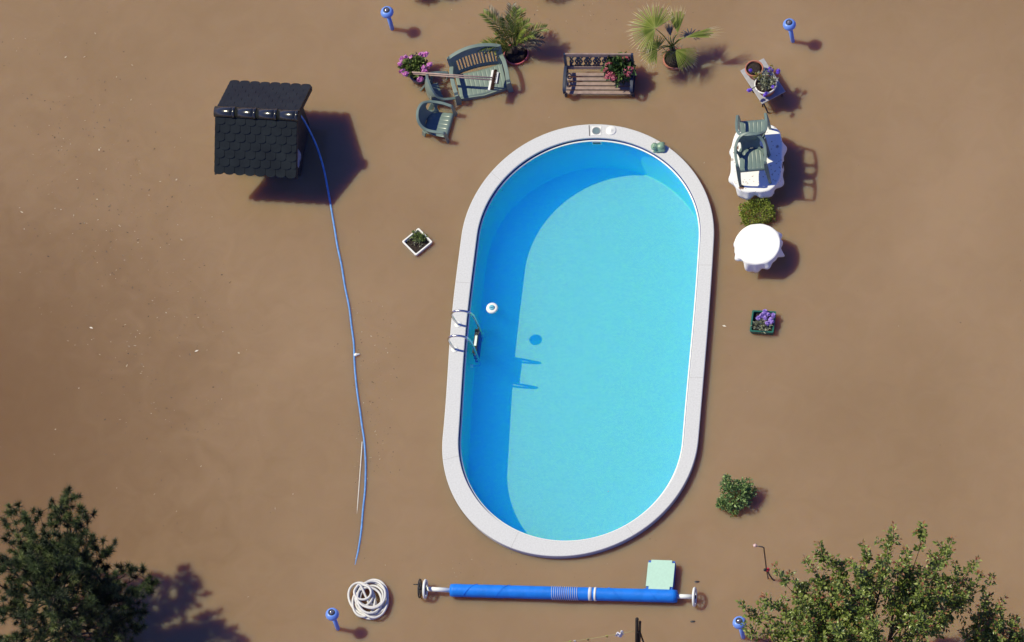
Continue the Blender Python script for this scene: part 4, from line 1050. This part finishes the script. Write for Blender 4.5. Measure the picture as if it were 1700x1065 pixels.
# ------------------------------------------------------------------ big trees
def limb_path(a, b, sag=.0, wob=.06, n=7):
    pts = []
    for k in range(n):
        t = k / (n - 1); p = a.lerp(b, t); L = (b - a).length
        pts.append(p + V((rnd(wob), rnd(wob), rnd(wob))) * L * .5 * sin(pi * t) + V((0, 0, sag * sin(pi * t) * L)))
    return spline(pts, 3)
def pine():
    base = A(128, 1062, 0); base.z = WD
    o = thing('pine_tree', 'dark green pine tree with tufted needles in the lower left corner', 'tree', base)
    top = A(75, 900, 2.75)
    tr = limb_path(base, V((base.x - .05, base.y + .05, 2.3)), 0, .02)
    mb = MB(); mb.tube(tr, [.10 * (1 - .7 * i / (len(tr) - 1)) for i in range(len(tr))], 10); mb.build('trunk', m_bark, o)
    tips = [(30, 838, 1.9), (14, 852, 1.7), (45, 862, 2.0), (66, 852, 1.9), (84, 862, 2.0), (110, 818, 2.1), (120, 826, 2.1), (98, 846, 2.2), (136, 846, 2.1), (145, 862, 1.9), (142, 880, 1.9), (182, 911, 2.0), (170, 922, 1.9), (150, 900, 2.1), (205, 948, 1.75), (218, 944, 1.7), (237, 948, 1.6), (256, 966, 1.6), (246, 978, 1.5), (225, 985, 1.7), (236, 1015, 1.4), (228, 1045, 1.3), (205, 1010, 1.7), (190, 975, 1.8),
            (172, 965, 2.0), (150, 950, 2.2), (120, 905, 2.4), (100, 890, 2.5), (60, 890, 2.5), (30, 890, 2.3), (8, 895, 2.1), (2, 930, 2.2), (30, 940, 2.5), (60, 935, 2.7), (95, 930, 2.8), (125, 945, 2.6), (20, 985, 2.5), (60, 990, 2.8), (105, 990, 2.7), (150, 1000, 2.3), (175, 1030, 2.0), (130, 1040, 2.3), (90, 1040, 2.6), (40, 1040, 2.6), (5, 1030, 2.4), (200, 1060, 1.5), (150, 1075, 1.9), (100, 1090, 2.2), (50, 1090, 2.4), (5, 1090, 2.2), (-40, 900, 1.9), (-60, 950, 2.1), (-60, 1020, 2.2), (-40, 1080, 2.1), (220, 1090, 1.2), (180, 1120, 1.4), (90, 1140, 1.8), (10, 1140, 1.9), (-80, 1100, 1.6), (-90, 980, 1.7),
            (80, 910, 1.6), (40, 920, 1.5), (140, 930, 1.4), (110, 960, 1.5), (60, 970, 1.6), (180, 990, 1.1), (160, 1015, 1.2), (20, 1010, 1.6), (100, 1020, 1.5), (60, 1060, 1.5), (215, 1030, .9), (10, 870, 1.3), (50, 880, 1.4), (125, 870, 1.4)]
    nd = MB(); lb = MB()
    # limbs as real parts
    def tuft(p, d, r, n):
        d = d.normalized(); nd.cur = random.choices((0, 1, 2), (7, 4, 1.2))[0]
        for k in range(n):
            q = (d * random.uniform(-.1, 1.0) + rdir() * .85).normalized()
            l = r * random.uniform(.75, 1.15); s = p + d * random.uniform(-.05, .02)
            w_ = q.orthogonal().normalized() * .0052
            w2 = q.cross(w_)
            ang = random.random() * pi; ww = w_ * cos(ang) + w2 * sin(ang)
            nd.add([s - ww * .8, s + ww * .8, s + q * l * .92], [(0, 1, 2)])
    for (px, py, z) in tips:
        tip = A(px, py, z)
        h = V((tip.x - base.x, tip.y - base.y, 0)).length
        zs = max(.25, min(2.1, z - .25 - h * .45)); k0 = tr[min(len(tr) - 1, int((zs - WD) / (2.3 - WD) * (len(tr) - 1)))]
        pth = limb_path(k0, tip, -.06, .10); m_ = len(pth)
        lb.tube(pth, [.018 * (1 - .82 * i / (m_ - 1)) for i in range(m_)], 6)
        tuft(tip, tip - pth[-3], .125, 130)
        nt_ = 16
        for j in range(nt_):
            i = int(m_ * random.uniform(.42, .98)); p = pth[min(i, m_ - 1)]
            d = (rdir(.55) + (tip - k0).normalized() * .5).normalized(); l = random.uniform(.08, .24)
            e = p + d * l; lb.tube([p, e], [.006, .003], 4, cap=False)
            tuft(e, d + V((0, 0, .35)), random.uniform(.095, .125), 100)
    lb.build('limbs', m_bark, o); nd.build('crown', [m_pine, m_pine_mid, m_pine_new], o)
pine()
def leafy(name, label, basep, topz, tips, nshoot, m, seed, ll=.09, gap=None):
    random.seed(seed)
    base = A(*basep, 0); base.z = WD
    o = thing(name, label, 'tree', base)
    stems = []
    mb = MB()
    for k in range(5):
        a = k * 1.3 + .3; e = V((base.x + .28 * cos(a), base.y + .28 * sin(a), topz * .55)); pth = limb_path(base + V((.05 * cos(a), .05 * sin(a), 0)), e, 0, .04); stems.append(pth)
        mb.tube(pth, [.05 * (1 - .5 * i / (len(pth) - 1)) for i in range(len(pth))], 8)
    mb.build('trunk', m_bark, o)
    lb = MB(); lf = MB()
    def leafat(p, d, red, l):
        n = (V((0, 0, 1)) + rdir() * .8).normalized()
        lf.cur = 1 if random.random() < red else 0; lf.leaf(p, d, n, l, l * random.uniform(.48, .64), .18, random.uniform(.0, .3))
    for (px, py, z) in tips:
        tip = A(px, py, z); st = min(stems, key=lambda s_: (s_[-1].xy - tip.xy).length); k0 = st[int(len(st) * random.uniform(.45, .98))]
        pth = limb_path(k0, tip, .05, .10); m_ = len(pth)
        lb.tube(pth, [.015 * (1 - .8 * i / (m_ - 1)) for i in range(m_)], 5)
        for j in range(nshoot):
            if j == 0: p = tip; d = (V((0, 0, 1)) + (tip - k0).normalized() * .6 + rdir() * .15)
            else:
                p = pth[int(m_ * random.uniform(.5, .99)) if j < nshoot * .75 else int(m_ * random.uniform(.25, .6))]; d = V((0, 0, .75)) + rdir() * .85
            d.normalize(); l = random.uniform(.14, .34) if j else random.uniform(.3, .48); e = p + d * l
            lb.tube([p, p.lerp(e, .5) + rdir() * .012, e], [.005, .004, .002], 4, cap=False)
            nl = int(9 + l * 50)
            for k in range(nl):
                t = random.random() ** .8; q = p.lerp(e, t); a = rdir(); a = (a - d * a.dot(d)).normalized()
                dd = (a * .9 + d * .55); leafat(q + a * random.uniform(.0, .035), dd, .8 if (t > .84 and z > topz * .6 and j < 6) else .02, ll * random.uniform(.55, 1.15) * (1 - .3 * t))
    lb.build('limbs', m_bark, o); lf.build('crown', [m, m_leafred], o)
ltips = [(1530, 890, 2.5), (1483, 900, 2.5), (1440, 925, 2.5), (1368, 925, 2.3), (1385, 940, 2.2), (1572, 918, 2.4), (1608, 950, 2.2), (1642, 972, 1.9), (1620, 975, 2.0), (1555, 950, 2.5), (1505, 925, 2.6), (1300, 966, 1.9), (1325, 975, 2.0), (1288, 1008, 1.7), (1246, 1022, 1.4), (1350, 950, 2.2), (1420, 950, 2.5), (1465, 945, 2.7), (1330, 1010, 2.0), (1300, 1045, 1.7), (1252, 1050, 1.3), (1345, 1045, 1.9), (1395, 985, 2.4), (1430, 1000, 2.6), (1530, 985, 2.6), (1570, 985, 2.4), (1600, 995, 2.1), (1525, 1030, 2.4), (1455, 1045, 2.5), (1390, 1050, 2.2), (1560, 1030, 2.0), (1265, 1062, 1.2), (1420, 1080, 2.3), (1340, 1095, 1.8), (1480, 1090, 2.4), (1290, 1090, 1.3), (1540, 1080, 2.0), (1400, 1130, 1.9), (1500, 1140, 1.9), (1330, 1140, 1.4), (1580, 1110, 1.5), (1375, 1010, 1.6), (1440, 970, 1.7), (1410, 1030, 1.5), (1545, 960, 1.7), (1340, 985, 1.4), (1440, 1060, 1.6), (1510, 960, 2.2), (1585, 955, 2.0), (1370, 970, 2.0), (1310, 1020, 1.5)]
leafy('leafy_tree', 'broad multi stemmed leafy tree with reddish shoot tips at the lower right', (1470, 1120), 2.6, ltips, 17, m_leaf, 11)
stips = [(1640, 1010, 1.5), (1662, 1022, 1.5), (1685, 1045, 1.3), (1620, 1035, 1.3), (1655, 1045, 1.5), (1690, 1062, 1.3), (1635, 1060, 1.2), (1610, 1062, 1.0), (1665, 1075, 1.4), (1640, 1090, 1.2), (1700, 1090, 1.2), (1680, 1110, 1.0), (1725, 1075, 1.1)]
leafy('leafy_shrub', 'lighter leafy shrub rising in the lower right corner beyond the big tree', (1680, 1105), 1.5, stips, 13, m_leaf, 5)
# shrubs just past the upper edge, their shadows lie on the water
random.seed(3)
for px, py, r, lb in ((688, -28, .17, 'small shrub just beyond the top edge, shading the water by the lamp'), (725, -34, .16, 'second small shrub beyond the top edge, right of the first'), (905, -34, .22, 'wide low shrub beyond the top edge between the two palms')):
    c = A(px, py, .3); o = thing('garden_shrub', lb, 'bush', (c.x, c.y, WD))
    mb = MB(); leaves_blob(mb, c, (r * 1.3, r, .13), 700, .05, .03, hollow=.2); mb.build('foliage', m_bush, o)
    mb = MB(); mb.tube([V((c.x, c.y, WD)), c], [.02, .008], 6); mb.build('stem', m_bark, o)

# ------------------------------------------------------------------ drifting bits
random.seed(21)
mb = MB()
def bit(px, py, s):
    c = A(px, py, .003); a = random.uniform(0, pi); d = V((cos(a), sin(a), 0))
    s *= 1.35; mb.leaf(c, d, V((rnd(.3), rnd(.3), 1)), s * random.uniform(.7, 1.8), s * random.uniform(.3, .9), .1, -.02)
for i in range(620):
    t = random.random(); bit(110 + 190 * t + random.gauss(0, 75), 150 + 560 * t + random.gauss(0, 90), random.uniform(.008, .026))
for i in range(150): bit(622 + random.gauss(0, 22), random.uniform(500, 800), random.uniform(.006, .018))
for i in range(60): bit(592 + random.gauss(4, 5), random.uniform(500, 930), random.uniform(.006, .016))
for i in range(90): bit(random.uniform(0, 1700), random.uniform(0, 1000), random.uniform(.006, .018))
for i in range(60): bit(random.gauss(965, 90), abs(random.gauss(20, 30)), random.uniform(.008, .022))
for i in range(50): bit(random.gauss(860, 90), random.gauss(945, 12), random.uniform(.006, .014))
tag(mb.build('floating_debris', m_debris), kind='stuff')
for px, py, yw, lb in ((1203, 541, -.6, 'pale curled leaf floating between the pool and the green planter'), (152, 544, -.7, 'forked straw coloured leaf floating far left of the pool'), (327, 582, .1, 'thin pale sliver of leaf floating left of the blue hose')):
    c = A(px, py, .006); mb = MB(); d = V((cos(yw), sin(yw), 0)); mb.leaf(c - d * .04, d, V((0, 0, 1)), .07, .028, .2, -.05)
    tag(mb.build('fallen_leaf', m_yleaf), lb, 'leaf', 'leaves floating on the flood')
